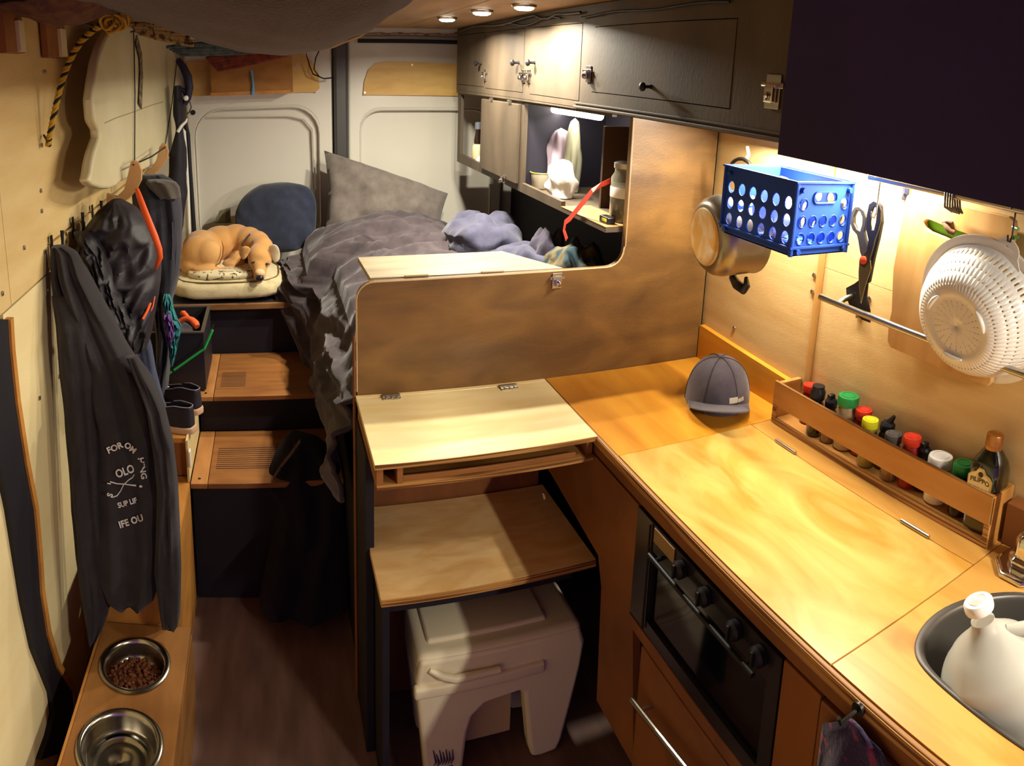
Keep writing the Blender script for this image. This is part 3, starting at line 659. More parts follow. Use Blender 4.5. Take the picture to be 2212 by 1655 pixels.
# cutting boards
kb = thing('cutting_board', 'pale wooden cutting board with slot handle behind the colander', 'board', (1.18,.84,1.19))
bo = [(.958,1.235),(.955,1.27),(.966,1.36),(.958,1.51),(.955,1.522),(.945,1.528),(.70,1.528),(.688,1.522),(.684,1.51),(.684,1.20),(.69,1.19),(.945,1.19),(.955,1.20)]
bh = onwall(1.175, ((1997,480),(1999,490),(2010,500),(2040,512),(2085,533),(2095,533),(2101,525),(2099,514),(2090,506),(2050,492),(2012,476),(2003,475)))
obj('board', B().prism([bo, bh], 'X', 1.172, 1.186), mat('board_wood','#CBA064',.45,col2='#B98A4C',scale=(3,3,.6),nscale=7,mix=(.35,.65)), kb, mods=(('BEVEL', dict(width=.002, segments=2, limit_method='ANGLE')),))
kg = thing('green_board', 'bright green chopping mat seen through the slot of the wooden board', 'board', (1.19,.83,1.2))
obj('mat', B().prism([(.955,1.21),(.955,1.505),(.80,1.520),(.70,1.50),(.70,1.21)], 'X', 1.190, 1.195), mat('lime_green','#6CC418',.4), kg)
kt = thing('board_clip', 'small brown rag loop in the slot of the cutting board', 'loop', (1.165,.82,1.49))
obj('loop', B().tube([P(2040,478,X=1.170),P(2046,492,X=1.164),P(2052,500,X=1.166),P(2062,503,X=1.170)], .006, 8).tube([P(2038,480,X=1.168),P(2048,478,X=1.166),P(2056,482,X=1.170)], .005, 8), mat('rag_brown','#6A4B34',.8), kt, smooth=60)
# colander
cl = thing('colander', 'white plastic colander hanging on the kitchen wall, perforated base outwards', 'colander', (1.16,.64,1.2))
co = Vector((1.168,.722,1.338)); NT = 216; CA, SA_ = math.cos(.22), math.sin(.22)
def cmap(d, y, z): return co + Vector((-d*CA - z*SA_, y, -d*SA_ + z*CA))
cpm = mat('colander_white','#E6E4DA',.35,coat=.2)
prof = [(.160,-.002),(.160,.004),(.150,.006),(.143,.004),(.139,.010),(.135,.024),(.131,.036),(.129,.040),(.121,.054),(.119,.058),(.109,.070),(.107,.0735),(.092,.086),(.088,.088),(.074,.0905),(.066,.091),(.062,.088),(.054,.088),(.050,.088),(.046,.088),(.042,.088),(.036,.088),(.032,.088),(.026,.088),(.022,.088),(.0,.088)]
slots = {6: 1, 8: 1, 10: 1, 12: 1}
b = B(); rs = []
for r, z in prof:
    r = max(r, .0004)
    rs.append([b.bm.verts.new(cmap(z, .95*r*math.cos(2*PI*k/NT), .95*r*math.sin(2*PI*k/NT))) for k in range(NT)])
for i, (A, D) in enumerate(zip(rs, rs[1:])):
    for k in range(NT):
        if i in (5, 7+1, 10, 11+1) and k % 3 == 0 and i != 12: continue
        if i == 12 and k % 3 == 0: continue
        if i in (17, 19, 21, 23) and k % (9 if i < 20 else 18) == 0: continue
        b.bm.faces.new((A[k], A[(k+1)%NT], D[(k+1)%NT], D[k]))
obj('bowl', b, cpm, cl, smooth=50, mods=(('SOLIDIFY', dict(thickness=.0018, offset=0)),))
for k in range(3):
    a0 = 2*PI*k/3+.6
    b = B()
    pts = [cmap(.094, .065*math.cos(a0+t), .065*math.sin(a0+t)) for t in [j*.11-.33 for j in range(7)]]
    b.tube(pts, [.002,.004,.005,.005,.005,.004,.002], 8)
    obj('foot', b, cpm, cl, smooth=60)
tabc = cmap(.003, -.050, .138); ra = math.radians(20)
tb = [(.030*math.cos(t), -.004+.026*math.sin(t)) for t in [PI*j/10 for j in range(11)]] + [(-.045, -.020),(.045, -.020)]
tb = [(tabc.y+a*math.cos(ra)-b_*math.sin(ra), tabc.z+a*math.sin(ra)+b_*math.cos(ra)) for a, b_ in tb]
obj('hanging_tab', B().prism([tb, circ(tabc.y, tabc.z+.004, .004, 10)], 'X', tabc.x-.0015, tabc.x+.0015), cpm, cl)
obj('green_peg', B().cyl((1.150,tabc.y,1.494),(1.168,tabc.y,1.494),.004,n=10).cyl((1.150,tabc.y-.009,1.512),(1.160,tabc.y+.009,1.512),.0035,n=8), mat('peg_green','#4E7F3A',.4), cl)
# stainless pot hanging, base towards the aisle
pot = thing('cooking_pot', 'dull steel cooking pot hanging sideways with its stained brass-coloured base facing the aisle', 'pot', (1.05,1.47,1.3))
pc_ = P(1518,512,X=.965); pax = Vector((-1,.10,-.06)).normalized()
po = pc_ - pax*.002
obj('base_disc', B().lathe([(.0,.0),(.050,.0008),(.066,.0005),(.070,-.002),(.070,-.006)], po, pax, 40), mat('stained_brass','#D7A34C',.45,.25,col2='#E9DDBE',nscale=14,mix=(.45,.75),dist=1), pot, smooth=40)
obj('body', B().lathe([(.062,-.004),(.074,-.004),(.082,-.008),(.094,-.022),(.099,-.04),(.099,-.12),(.101,-.126),(.101,-.130),(.096,-.130)], po, pax, 44), mat('pot_steel','#9A9385',.35,1), pot, smooth=45)
obj('handle', B().tube([P(1585,580,X=1.09),P(1583,600,X=1.085),P(1592,615,X=1.08),P(1606,625,X=1.075),P(1613,618,X=1.08),P(1612,600,X=1.09)], [.006,.010,.013,.013,.009,.005], 12), blackp, pot, smooth=60)
cg = thing('hanging_ring', 'dark metal snap ring hanging by a strap in the bright corner above the pot', 'ring', (1.15,1.5,1.48))
obj('ring', B().tube([P(1600+23*math.cos(t), 367+24*math.sin(t), X=1.15) for t in [2*PI*k/18 for k in range(18)]], .005, 8, closed=True).tube([P(1578,378,X=1.145),P(1590,372,X=1.14),P(1603,376,X=1.14),P(1620,372,X=1.145)], .006, 8), dkmetal, cg, smooth=60)
obj('clasp', B().tube([P(1580,372,X=1.142),P(1584,384,X=1.138),P(1600,390,X=1.138),P(1618,382,X=1.14)], .007, 10), mat('clasp','#6F6C66',.25,.8), cg, smooth=60)
obj('strap', B().tube([P(1614,318,X=1.17),P(1617,335,X=1.165),P(1610,350,X=1.155)], .006, 8), mat('strap_grey','#6B6455',.7), cg, smooth=60)

# ------------------------------------------------------------------ blue crate hanging on the wall
cr = thing('crate', 'small bright blue plastic crate with round holes mounted on the kitchen wall', 'crate', (1.08,1.2,1.36))
blue = mat('crate_blue','#1D429C',.6,spec=.25)
CX0, CX1, CY0, CY1, CZ0, CZ1 = .968, 1.130, 1.072, 1.318, 1.376, 1.530
def wallpl(loops, axis, c0, c1, m=blue, name='side'): return obj(name, B().prism(loops, axis, c0, c1), m, cr, mods=(('BEVEL', dict(width=.001, segments=1, limit_method='ANGLE')),))
hA = [circ(CY0+.024+k*.0395, CZ0+.036+j*.036, .0115, 12, .0135) for k in range(6) for j in range(3)]
wallpl([[(CY0,CZ0),(CY1,CZ0),(CY1,CZ1),(CY0,CZ1)]]+hA, 'X', CX0, CX0+.004)
wallpl([[(CY0,CZ0),(CY1,CZ0),(CY1,CZ1),(CY0,CZ1)]]+hA, 'X', CX1-.004, CX1)
hB = [circ(CX0+.022+k*.0295, CZ0+.036+j*.036, .0105, 12, .0125) for k in range(5) for j in range(2)] + [circ(CX0+.022,CZ0+.108,.0105,12,.0125), circ(CX1-.022,CZ0+.108,.0105,12,.0125)]
hB.append(rrect(CX0+.048, CX1-.048, CZ0+.110, CZ0+.134, .010, 4))
wallpl([[(CX0,CZ0),(CX1,CZ0),(CX1,CZ1),(CX0,CZ1)]]+hB, 'Y', CY0, CY0+.004)
wallpl([[(CX0,CZ0),(CX1,CZ0),(CX1,CZ1),(CX0,CZ1)]]+hB, 'Y', CY1-.004, CY1)
hC = [circ(CX0+.03+k*.034, CY0+.03+j*.037, .012, 8) for k in range(4) for j in range(6)]
wallpl([[(CX0,CY0),(CX1,CY0),(CX1,CY1),(CX0,CY1)]]+hC, 'Z', CZ0, CZ0+.004, name='base')
for z in (CZ1-.002, CZ0+.016):
    b = B(); o1 = [(CX0-.006,CY0-.006),(CX1+.003,CY0-.006),(CX1+.003,CY1+.006),(CX0-.006,CY1+.006)]; i1 = [(CX0+.001,CY0+.001),(CX1-.001,CY0+.001),(CX1-.001,CY1-.001),(CX0+.001,CY1-.001)]
    b.prism([o1, i1], 'Z', z, z+.004); obj('rim', b, blue, cr)
for x, y in ((CX0,CY0),(CX1-.002,CY0),(CX0,CY1)): obj('corner_post', B().cyl((x,y,CZ0),(x,y,CZ1),.005,n=10), blue, cr)
for z in (CZ0+.010, CZ1-.016):
    for p0_, p1_ in (((CX0+.014,CY0-.010,z),(CX0+.014,CY0,z)),((CX1-.014,CY0-.010,z),(CX1-.014,CY0,z)),((CX0-.008,CY1-.02,z),(CX0,CY1-.02,z))): obj('peg', B().cyl(p0_,p1_,.006,n=12), blue, cr)
rimh = B()
for lp_ in hB[:-1]:
    rimh.tube([(a, CY0-.001, b_) for a, b_ in lp_], .0013, 4, closed=True)
rimh.tube([(a, CY0-.002, b_) for a, b_ in hB[-1]], .0022, 5, closed=True)
obj('hole_rims', rimh, blue, cr)
obj('wall_mount', B().box(CX1+.001, XR-.001, 1.17, 1.21, CZ0+.05, CZ0+.09, .002), blackp, cr)
pg = thing('paper_packet', 'white crumpled paper packet inside the blue crate', 'packet', (1.05,1.22,CZ0+.01))
def pk(u, v):
    t = 2*PI*u; ph = (v-.5)*PI*.98
    n_ = nz(math.cos(t)*2, math.sin(t)*2, v*4)*.014
    return Vector((1.045+(.040+n_)*math.cos(t)*math.cos(ph), 1.22+(.06+n_)*math.sin(t)*math.cos(ph), CZ0+.075+(.066+n_)*math.sin(ph)))
obj('packet', B().sheet(pk, 20, 14, True), mat('paper_white','#E9E6DE',.6), pg, smooth=30)

# ------------------------------------------------------------------ overhead cabinets
XC = .86
up = thing('overhead_cabinet', 'grey-brown stained overhead cabinet row above the bed and kitchen', 'cabinet', (1.0, 2.0, 1.61))
obj('bottom_board', B().box(XC+.001, XR+.01, .835, 3.285, 1.612, 1.624), stain2, up)
obj('end_board', B().box(XC+.001, XR+.01, 3.27, 3.287, 1.625, 1.899), stain2, up)
ob_ = [(.835,1.612),(3.285,1.625),(3.285,1.898),(.835,1.898)]
holes = [[(2.849,1.647),(3.265,1.650),(3.265,1.868),(2.849,1.864)],[(2.379,1.640),(2.829,1.643),(2.829,1.862),(2.379,1.858)],[(1.905,1.634),(2.311,1.638),(2.311,1.856),(1.905,1.852)],[(1.178,1.660),(1.825,1.663),(1.825,1.838),(1.178,1.838)]]
obj('face_frame', B().prism([ob_]+holes, 'X', XC, XC+.015), stain2, up)
for h in holes:
    y0, y1 = min(a for a, _ in h), max(a for a, _ in h)
    g_ = .0022
    lp_ = [(lerp(a,(y0+y1)/2,2*g_/(y1-y0)), b_ + (g_ if b_ < 1.7 else -g_)) for a, b_ in h]
    obj('door', B().prism(lp_, 'X', XC-.001, XC+.014), stain2, up)
obj('bottom_moulding', B().box(XC-.008, XC-.0005, .90, 1.93, 1.614, 1.622, .002).box(XC-.004, XC-.0005, .90, 1.93, 1.626, 1.631, .001), stain2, up)
def knob(y, z, label):
    t = thing('cabinet_knob', label, 'knob', (XC, y, z))
    obj('knob', B().lathe([(.006,0),(.004,.004),(.004,.016),(.010,.020),(.011,.026),(.007,.030),(.001,.031)], (XC-.002,y,z), (-1,0,-.05), 16), blackm, t, smooth=40)
    return t
knob(2.885, 1.742, 'black knob on the farthest overhead cabinet door')
knob(2.427, 1.742, 'black knob on the second farthest overhead door, left of the pair')
knob(2.272, 1.742, 'black knob on the overhead door right of the paired knobs')
knob(1.495, 1.690, 'black knob on the wide near overhead cabinet door')
for y, z, lab in ((2.822,1.695,'chrome latch between the two farthest overhead doors'),(2.375,1.697,'left chrome latch of the close pair on the overhead doors'),(2.322,1.697,'right chrome latch of the close pair on the overhead doors'),(1.845,1.712,'chrome latch at the far edge of the wide near overhead door')):
    latch('latch', Vector((XC-.0015, y, z)), 'X', lab, .030)
latch('latch', Vector((XC-.0015, 1.045, 1.703)), 'X', 'large tarnished latch on the near end of the overhead cabinet beside the dark block', .042)
dkb = thing('dark_cabinet', 'very dark protruding overhead cabinet at the upper right, above the kitchen rail', 'cabinet', (.95,.3,1.61))
bk_m = mat('unlit_cabinet','#31255A',.8,col2='#281E48',nscale=3)  # purple darkness of the unlit face is put into this colour
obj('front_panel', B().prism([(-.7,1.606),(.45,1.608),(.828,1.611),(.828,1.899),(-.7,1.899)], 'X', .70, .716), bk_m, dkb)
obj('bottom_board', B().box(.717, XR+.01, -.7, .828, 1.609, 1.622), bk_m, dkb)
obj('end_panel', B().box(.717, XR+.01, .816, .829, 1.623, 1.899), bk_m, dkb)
b = B()
b.tube([(XC-.012, y, 1.885+.006*math.sin(y*9)+(-.012 if 2.1<y<2.25 else 0)) for y in [1.9+.06*k for k in range(24)]], .004, 6)
b.tube([(XC-.010, 2.05+.05*k, 1.872+.008*math.sin(k*.8)) for k in range(12)], .003, 6)
b.tube([(XC-.008, 1.20+.07*k, 1.868+.003*math.sin(k*1.1)) for k in range(11)], .003, 6)
obj_ = obj('cable', b, blackp, smooth=60); tag(obj_, 'black cables clipped along the top of the overhead cabinets', 'cable')
# lower niche row
nr = thing('niche_cabinet', 'open shelf cabinet under the overhead row behind the partition, lit by a tube', 'cabinet', (1.0,2.4,1.29))
XN = .870
obj('bottom_board', B().box(XN+.001, XR+.01, 1.71, 3.285, 1.292, 1.306), stain2, nr)
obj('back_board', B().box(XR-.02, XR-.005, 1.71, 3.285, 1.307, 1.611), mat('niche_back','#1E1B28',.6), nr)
obj('face_frame', B().prism([[(1.711,1.292),(3.285,1.292),(3.285,1.611),(1.711,1.611),(1.711,1.604),(2.385,1.604),(2.385,1.325),(2.02,1.323),(2.02,1.305),(1.711,1.305)],[(2.895,1.330),(3.235,1.334),(3.235,1.604),(2.895,1.604)]], 'X', XN, XN+.014), stain2, nr)
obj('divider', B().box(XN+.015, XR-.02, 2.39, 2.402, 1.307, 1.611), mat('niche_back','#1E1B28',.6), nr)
obj('divider', B().box(XN+.015, XR-.02, 2.88, 2.892, 1.307, 1.611), stain2, nr)
obj('divider', B().box(.985, XR-.02, 1.98, 1.992, 1.307, 1.56), mat('mid_divider','#4A3528',.5), nr)
dn = obj('door', B().box(XN-.014, XN-.001, 2.415, 2.865, 1.318, 1.600, .002), stain2, nr)
obj('lit_lip_top', B().box(XN-.001, XN+.10, 1.712, 2.019, 1.3065, 1.3085), mat('lip_lit','#B8935C',.45,col2='#9C7A48',scale=(9,1,1)), nr)  # pale cover paints the tube light falling on the brown shelf board
latch('latch', Vector((XN-.0155, 2.53, 1.318)), 'X', 'small chrome catch at the lower edge of the closed niche door', .022)
for y, lab in ((2.72,'far small steel catch at the top of the niche door'),(2.50,'near small steel catch at the top of the niche door')):
    t = thing('door_catch', lab, 'catch', (XN-.015, y, 1.604)); obj('body', B().cyl((XN-.018,y-.012,1.606),(XN-.018,y+.012,1.606),.005,n=10).box(XN-.015,XN-.012,y-.012,y+.012,1.595,1.610,.001), steel, t)
ld = thing('light_tube', 'glowing white LED tube under the top of the open niche', 'lamp', (1.0,2.28,1.59))
obj('tube', B().cyl((.985,2.02,1.588),(.985,2.545,1.586),.014,n=16), LEDs, ld, smooth=40)
obj('clip', B().box(.985,1.005,2.26,2.29,1.60,1.611,.001), whitep, ld)
for i, (x, y) in enumerate(((.655,2.655),(.683,2.305),(.733,2.045))):
    t = thing('ceiling_light', ('farthest','middle','nearest')[i]+' of the three round glowing ceiling lights', 'lamp', (x,y,1.88), 'round ceiling lights')
    obj('bezel', B().lathe([(.020,1.8985),(.037,1.8985),(.036,1.893),(.030,1.891),(.028,1.894)], (x,y,0), n=28, cap=False), steel, t, smooth=50)
    obj('lens', B().lathe([(.029,1.895),(.028,1.8885),(.020,1.8845),(.002,1.883)], (x,y,0), n=24), LED, t, smooth=50)
# things in the niche
def simple(name, b, m, label, cat, **k): return tag(obj(name, b, m, **k), label, cat)
NZ = 1.3075
bt = thing('lotion_bottle', 'slim bottle with dark neck and cream body in the far dark niche', 'bottle', (.93,3.12,NZ))
q_ = Vector((.915,3.10,NZ))
obj('body', B().lathe([(.022,0),(.024,.004),(.024,.075),(.018,.085)], q_, n=18), mat('cream_label','#CFBE9A',.5), bt, smooth=40)
obj('neck', B().lathe([(.017,.086),(.018,.10),(.012,.135),(.012,.15)], q_, n=16), glass_dark, bt, smooth=40)
obj('cap', B().lathe([(.014,.151),(.014,.178),(.010,.182)], q_, n=16), mat('grey_cap','#8D93A0',.3,.6), bt, smooth=40)
t = thing('tissue_pack', 'small pale crumpled packet beside the bottle in the far niche', 'packet', (.90,2.98,NZ))
obj('pack', B().sheet(lambda u, v: Vector((.905+.028*math.cos(2*PI*u)*math.sin(PI*(.02+.96*v)), 2.99+.05*math.sin(2*PI*u)*math.sin(PI*(.02+.96*v)), NZ+.021-.02*math.cos(PI*v)+.006*nz(u*5,v*5,1))), 16, 10, True), mat('paper_grey','#C6C3BE',.6), t, smooth=40)
mg = thing('enamel_mug', 'cream enamel mug with green rim on the lit niche shelf', 'mug', (.93,2.24,NZ))
q_ = P(1170,382,X=.94); q_.z = NZ+.0005
obj('cup', B().lathe([(.030,0),(.034,.003),(.040,.055),(.0405,.056),(.037,.055),(.031,.006),(.0,.005)], q_, n=26, cap=False), mat('enamel_cream','#D9D2BE',.25,coat=.4), mg, smooth=50)
obj('rim', B().tube([(q_.x+.0405*math.cos(t_), q_.y+.0405*math.sin(t_), NZ+.057) for t_ in [2*PI*k/24 for k in range(24)]], .0022, 6, closed=True), mat('rim_green','#9AAB3E',.3), mg)
obj('handle', B().tube([(q_.x-.032,q_.y+.022,NZ+.05),(q_.x-.052,q_.y+.036,NZ+.045),(q_.x-.055,q_.y+.038,NZ+.022),(q_.x-.036,q_.y+.024,NZ+.012)], .003, 6), mat('enamel_cream','#D9D2BE',.25), mg, smooth=60)
def bundle(cx, cy, z0, rx, ry, h, amp, m, name, label, cat, seed=0, top=.35):
    def f(u, v):
        t_ = 2*PI*u; k = max(0, 1-v**7)**.5*lerp(.9,1,min(1,v*6)) * lerp(1, top, v**1.5)
        n_ = 1 + amp*nz(math.cos(t_)*1.7+seed, math.sin(t_)*1.7, v*2.5)*1.6
        return Vector((cx+rx*k*n_*math.cos(t_), cy+ry*k*n_*math.sin(t_), z0+h*v+amp*.2*h*nz(t_,v*3,seed)*math.sin(PI*v)))
    return simple(name, B().sheet(f, 32, 22, True), m, label, cat, smooth=60)
cloth_w = mat('white_cloth','#EFECE6',.8,bump=.2,bscale=120)
_p = P(1212,440,X=.940)
bundle(.940, _p.y, NZ+.0015, .048, .050, .125, .35, cloth_w, 'folded_cloth', 'bright white crumpled cloth on the lit niche shelf', 'cloth', 3, .75)
_p = P(1208,360,X=1.0)
bundle(1.0, _p.y, NZ+.0015, .040, .050, .215, .3, mat('mauve_bag','#9C8C9A',.5,coat=.3), 'plastic_bag', 'mauve translucent bag behind the white cloth in the lit niche', 'bag', 8, .8)
_p = P(1238,340,X=1.02)
bundle(1.02, _p.y, NZ+.0015, .026, .030, .255, .25, mat('sage_bag','#A5A58C',.5,coat=.2), 'hanging_bag', 'tall sage green bag rising beside the mauve bag in the niche', 'bag', 5, .9)
t = thing('wooden_spoon', 'flat tan wooden utensil standing against the niche back', 'utensil', (1.1,1.90,NZ))
obj('blade', B().prism([(1.905,NZ+.001),(1.945,NZ+.001),(1.948,NZ+.05),(1.943,NZ+.16),(1.925,NZ+.165),(1.905,NZ+.15),(1.900,NZ+.06)], 'X', 1.150, 1.158), mat('utensil_tan','#C18F58',.5), t)
gj = thing('glass_jar', 'tall clear storage jar with white band at the near end of the niche', 'jar', (.96,1.77,NZ))
q_ = Vector((.962,1.775,NZ+.0005))
obj('glass', B().lathe([(.042,0),(.045,.004),(.045,.125),(.036,.14),(.036,.150)], q_, n=28), mat('jar_glass','#B9B49E',.08,trans=.7,spec=.6), gj, smooth=50)
obj('white_band', B().lathe([(.0456,.070),(.0462,.072),(.0462,.098),(.0456,.100)], q_, n=28), whitep, gj, smooth=50)
obj('lid', B().lathe([(.037,.1505),(.039,.152),(.039,.166),(.030,.169)], q_, n=28), steel, gj, smooth=50)
obj('contents', B().lathe([(.038,.003),(.040,.006),(.040,.045),(.020,.048)], q_, n=24), mat('jar_fill','#6C5B3A',.7), gj, smooth=50)
t = thing('yellow_tin', 'small dark tin with a yellow edge at the near end of the niche', 'tin', (.93,1.76,NZ))
obj('tin', B().box(.886,.912,1.735,1.785,NZ+.0005,NZ+.020,.003), blackp, t); obj('yellow_edge', B().box(.8845,.8858,1.737,1.765,NZ+.008,NZ+.016), yel, t)
rs_ = thing('red_strap', 'bright red webbing strap hanging out over the niche edge', 'strap', P(1225,480,X=.862))
rp = [P(1318,391,X=.95),P(1298,400,X=.90),P(1280,412,X=.868),P(1262,435,X=.862),P(1243,458,X=.862),P(1232,472,X=.860),P(1222,480,X=.860),P(1219,498,X=.858),P(1225,518,X=.858)]
def ribbon(b, pts, w, up=Vector((0,.5,.85)), th=.0015):
    V = []
    for i, p in enumerate(pts):
        t_ = (pts[min(i+1,len(pts)-1)]-pts[max(i-1,0)]).normalized(); s_ = t_.cross(Vector((1,0,0))).normalized()*w/2
        n_ = Vector((-th,0,0)); V.append([b.bm.verts.new(p+s_), b.bm.verts.new(p-s_), b.bm.verts.new(p-s_+n_), b.bm.verts.new(p+s_+n_)])
    for A, D in zip(V, V[1:]):
        for k in range(4): b.bm.faces.new((A[k], A[(k+1)%4], D[(k+1)%4], D[k]))
    b.bm.faces.new(V[0][::-1]); b.bm.faces.new(V[-1]); return b
obj('webbing', ribbon(B(), rp, .017), mat('strap_red','#D3402C',.6), rs_, smooth=50)

# ------------------------------------------------------------------ soft goods helpers
def pillow(name, cs, th, m, label, cat, wr=.012, seed=0, sag=0, n=26, exp=.45, ns=6):
    """stuffed cushion between four corner points (bl, br, tr, tl)"""
    cs = [Vector(c) for c in cs]
    nrm = (cs[1]-cs[0]).cross(cs[3]-cs[0]).normalized()
    bm = bmesh.new()
    def base(u, v):
        p = cs[0].lerp(cs[1], u).lerp(cs[3].lerp(cs[2], u), v)
        pin = .07*math.sin(PI*u)*math.sin(PI*v)
        c = sum(cs, Vector())/4
        ed = max(abs(2*u-1), abs(2*v-1))
        return p + (c-p)*(.06*(1-abs(2*u-1)**2 if abs(2*v-1) > abs(2*u-1) else 1-abs(2*v-1)**2)*ed**3) + Vector((0,0,-sag*math.sin(PI*u)*v))
    for sgn in (1, -1):
        V = []
        for j in range(n):
            for i in range(n):
                u, v = i/(n-1), j/(n-1)
                h = (max(0, 1-(2*u-1)**4)*max(0, 1-(2*v-1)**4))**exp
                w = wr*(nz(u*ns+seed, v*ns*.6, seed, 1)+.6*nz(u*ns*2+seed, v*ns*.9+3, seed)) * h
                V.append(bm.verts.new(base(u, v) + nrm*sgn*(th*h + w)))
        for j in range(n-1):
            for i in range(n-1): bm.faces.new((V[j*n+i], V[j*n+i+1], V[(j+1)*n+i+1], V[(j+1)*n+i]))
    bmesh.ops.remove_doubles(bm, verts=bm.verts[:], dist=.0006)
    return tag(obj(name, bm, m, smooth=60), label, cat)
def fabric(name, c, c2=None, ns=25, sheen=.2, rough=.9, bump=.25, bs=250):
    return mat(name, c, rough, col2=c2 or c, nscale=ns, bump=bump, bscale=bs, sheen=sheen)
blue_f = fabric('navy_cotton', '#222A3E', '#181E30'); grey_f = fabric('warm_grey_cotton', '#6E655E', '#5D554F')
brown_f = fabric('brown_grey_duvet', '#463B3E', '#342B30'); lav_f = fabric('blue_grey_blanket', '#4A4A60', '#3A3A4E')
ZB = .796
_nc = P(594,470,Y=3.22)
def navy(u, v):
    t = 2*PI*u; ph = (v-.5)*PI*.995; cx = math.cos(t)*math.cos(ph); cz = math.sin(ph)
    x = .185*math.copysign(abs(cx)**.65, cx); z = .150*math.copysign(abs(cz)**.65, cz)
    z += -.35*max(0, -x-.05) + (.10*x if x > 0 else 0)*.3; y = .075*math.sin(t)*math.cos(ph)**.8
    w = .026*nz(x*9, z*7, 3) + .014*(1-abs(nz(x*16+z*9, z*5, 5))*2)*math.cos(ph)
    return _nc + Vector((x+w*.4, y - (w if math.sin(t) < 0 else 0) + z*.35, z+w*.3))
tag(obj('navy_pillow', B().sheet(navy, 64, 40, True), blue_f, smooth=60), 'dark navy pillow leaning on the left rear door behind the dog', 'pillow')
pillow('grey_pillow', [P(702,505,Y=3.18),P(950,540,Y=3.14),P(968,418,Y=3.30),P(700,325,Y=3.34)], .065, grey_f, 'large warm grey pillow propped against the rear doors under the centre post', 'pillow', .032, 9, sag=-.012)
pillow('olive_pad', [P(462,482,Y=3.36),P(500,482,Y=3.36),P(498,448,Y=3.40),P(474,456,Y=3.40)], .018, fabric('olive_cloth','#6F6A4E'), 'corner of an olive pad between the dog and the left rear door', 'pad', .004, 1)
# duvet : rumpled sheet over the bed and down its aisle side
def duvet(u, v):
    y = lerp(1.76, 3.30, v)
    fold = max(0, min(1, (y-2.62)/.25)); fold = fold*fold*(3-2*fold)
    zb = lerp(.56 + .05*math.sin(y*9), ZB+.004, fold)
    xl = lerp(.165, .045, fold)
    if u < .35:
        t = u/.35
        x = lerp(xl, .235 if fold < .5 else .13, t**1.5); z = lerp(zb, .905, t**(.8))
    else:
        t = (u-.35)/.65; x = lerp(.235 if fold < .5 else .13, 1.0, t); z = .905 + .16*math.sin(PI*min(1, t*1.1+.03))**.8*(.35+.65*min(1, v*1.3))
    rid = lambda a, b_: 1-abs(nz(a, b_, 2.2))*2
    if u < .35:
        s_ = u*1.5; w = .040*rid(s_*7+y*1.2, y*2.6+s_*2) + .010*rid(s_*15, y*5+2) + .004*nz(s_*30, y*22, 1)
    else: w = 0
    w2 = .034*rid(x*3.2+y*1.1, y*8) + .018*rid(x*8, y*15+3) + .008*nz(x*24, y*30, 1)
    bl = max(0, min(1, (u-.27)/.08)); w = lerp(w, w2, bl)
    k = 1
    end = min(1, (1-v)*9)
    return Vector((x - w*1.1*(1-bl), y, lerp(ZB+.01, z, end) + w*k*end if u >= .35 else lerp(ZB+.006, z + w*.35, end)))
o = obj('duvet', B().sheet(duvet, 90, 110), brown_f, smooth=70, mods=(('SOLIDIFY', dict(thickness=.012, offset=-1)),))
tag(o, 'rumpled brown-grey duvet spilling over the aisle side of the bed', 'duvet')
def heap(name, px, py, Y, rx, ry, rz, m, label, cat, seed, amp=.35, z0=ZB+.002):
    c = P(px, py, Y=Y); h = max(.05, c.z + rz - z0)
    def f(u, v):
        t = 2*PI*u; k = math.cos(v*PI/2)**.6
        n_ = 1 + amp*nz(math.cos(t)*1.5+seed, math.sin(t)*1.5, v*2) + .12*nz(math.cos(t)*6+seed, math.sin(t)*6, v*9)
        return Vector((c.x + rx*k*n_*math.cos(t), c.y + ry*k*n_*math.sin(t), z0 + h*math.sin(v*PI/2)**.8*(1+.10*nz(math.cos(t)*k*3, math.sin(t)*k*3, seed))))
    return tag(obj(name, B().sheet(f, 64, 34, True), m, smooth=70), label, cat)
heap('blue_grey_blanket', 1045, 478, 2.62, .20, .24, .02, lav_f, 'bunched blue-grey blanket beside the big grey pillow under the niche cabinet', 'blanket', 2)
heap('blue_grey_clothes', 1135, 545, 2.25, .17, .19, .02, lav_f, 'lower bunch of blue-grey clothes just behind the partition', 'clothes', 6)
heap('purple_sweater', 1185, 508, 2.22, .085, .10, .01, fabric('dusk_purple','#3C3646','#2C2838'), 'small dark purple bundle of clothes lying on the blue-grey clothes', 'clothes', 9)
heap('patterned_blanket', 1240, 545, 2.0, .13, .13, .02, mat('teal_pattern','#2C434C',.9,col2='#6A5E42',nscale=22,mix=(.48,.56),detail=1), 'teal and tan patterned cloth in the corner behind the partition', 'blanket', 4)
o = tag(obj('pale_stick', B().cyl(P(1243,556,X=1.05)+(P(1243,556,X=1.05)-P(1270,533,X=1.09))*2.2, P(1270,533,X=1.09), .008, n=8), mat('slat_tan','#8F7A5C',.6)), 'short pale stick leaning behind the patterned cloth', 'stick')

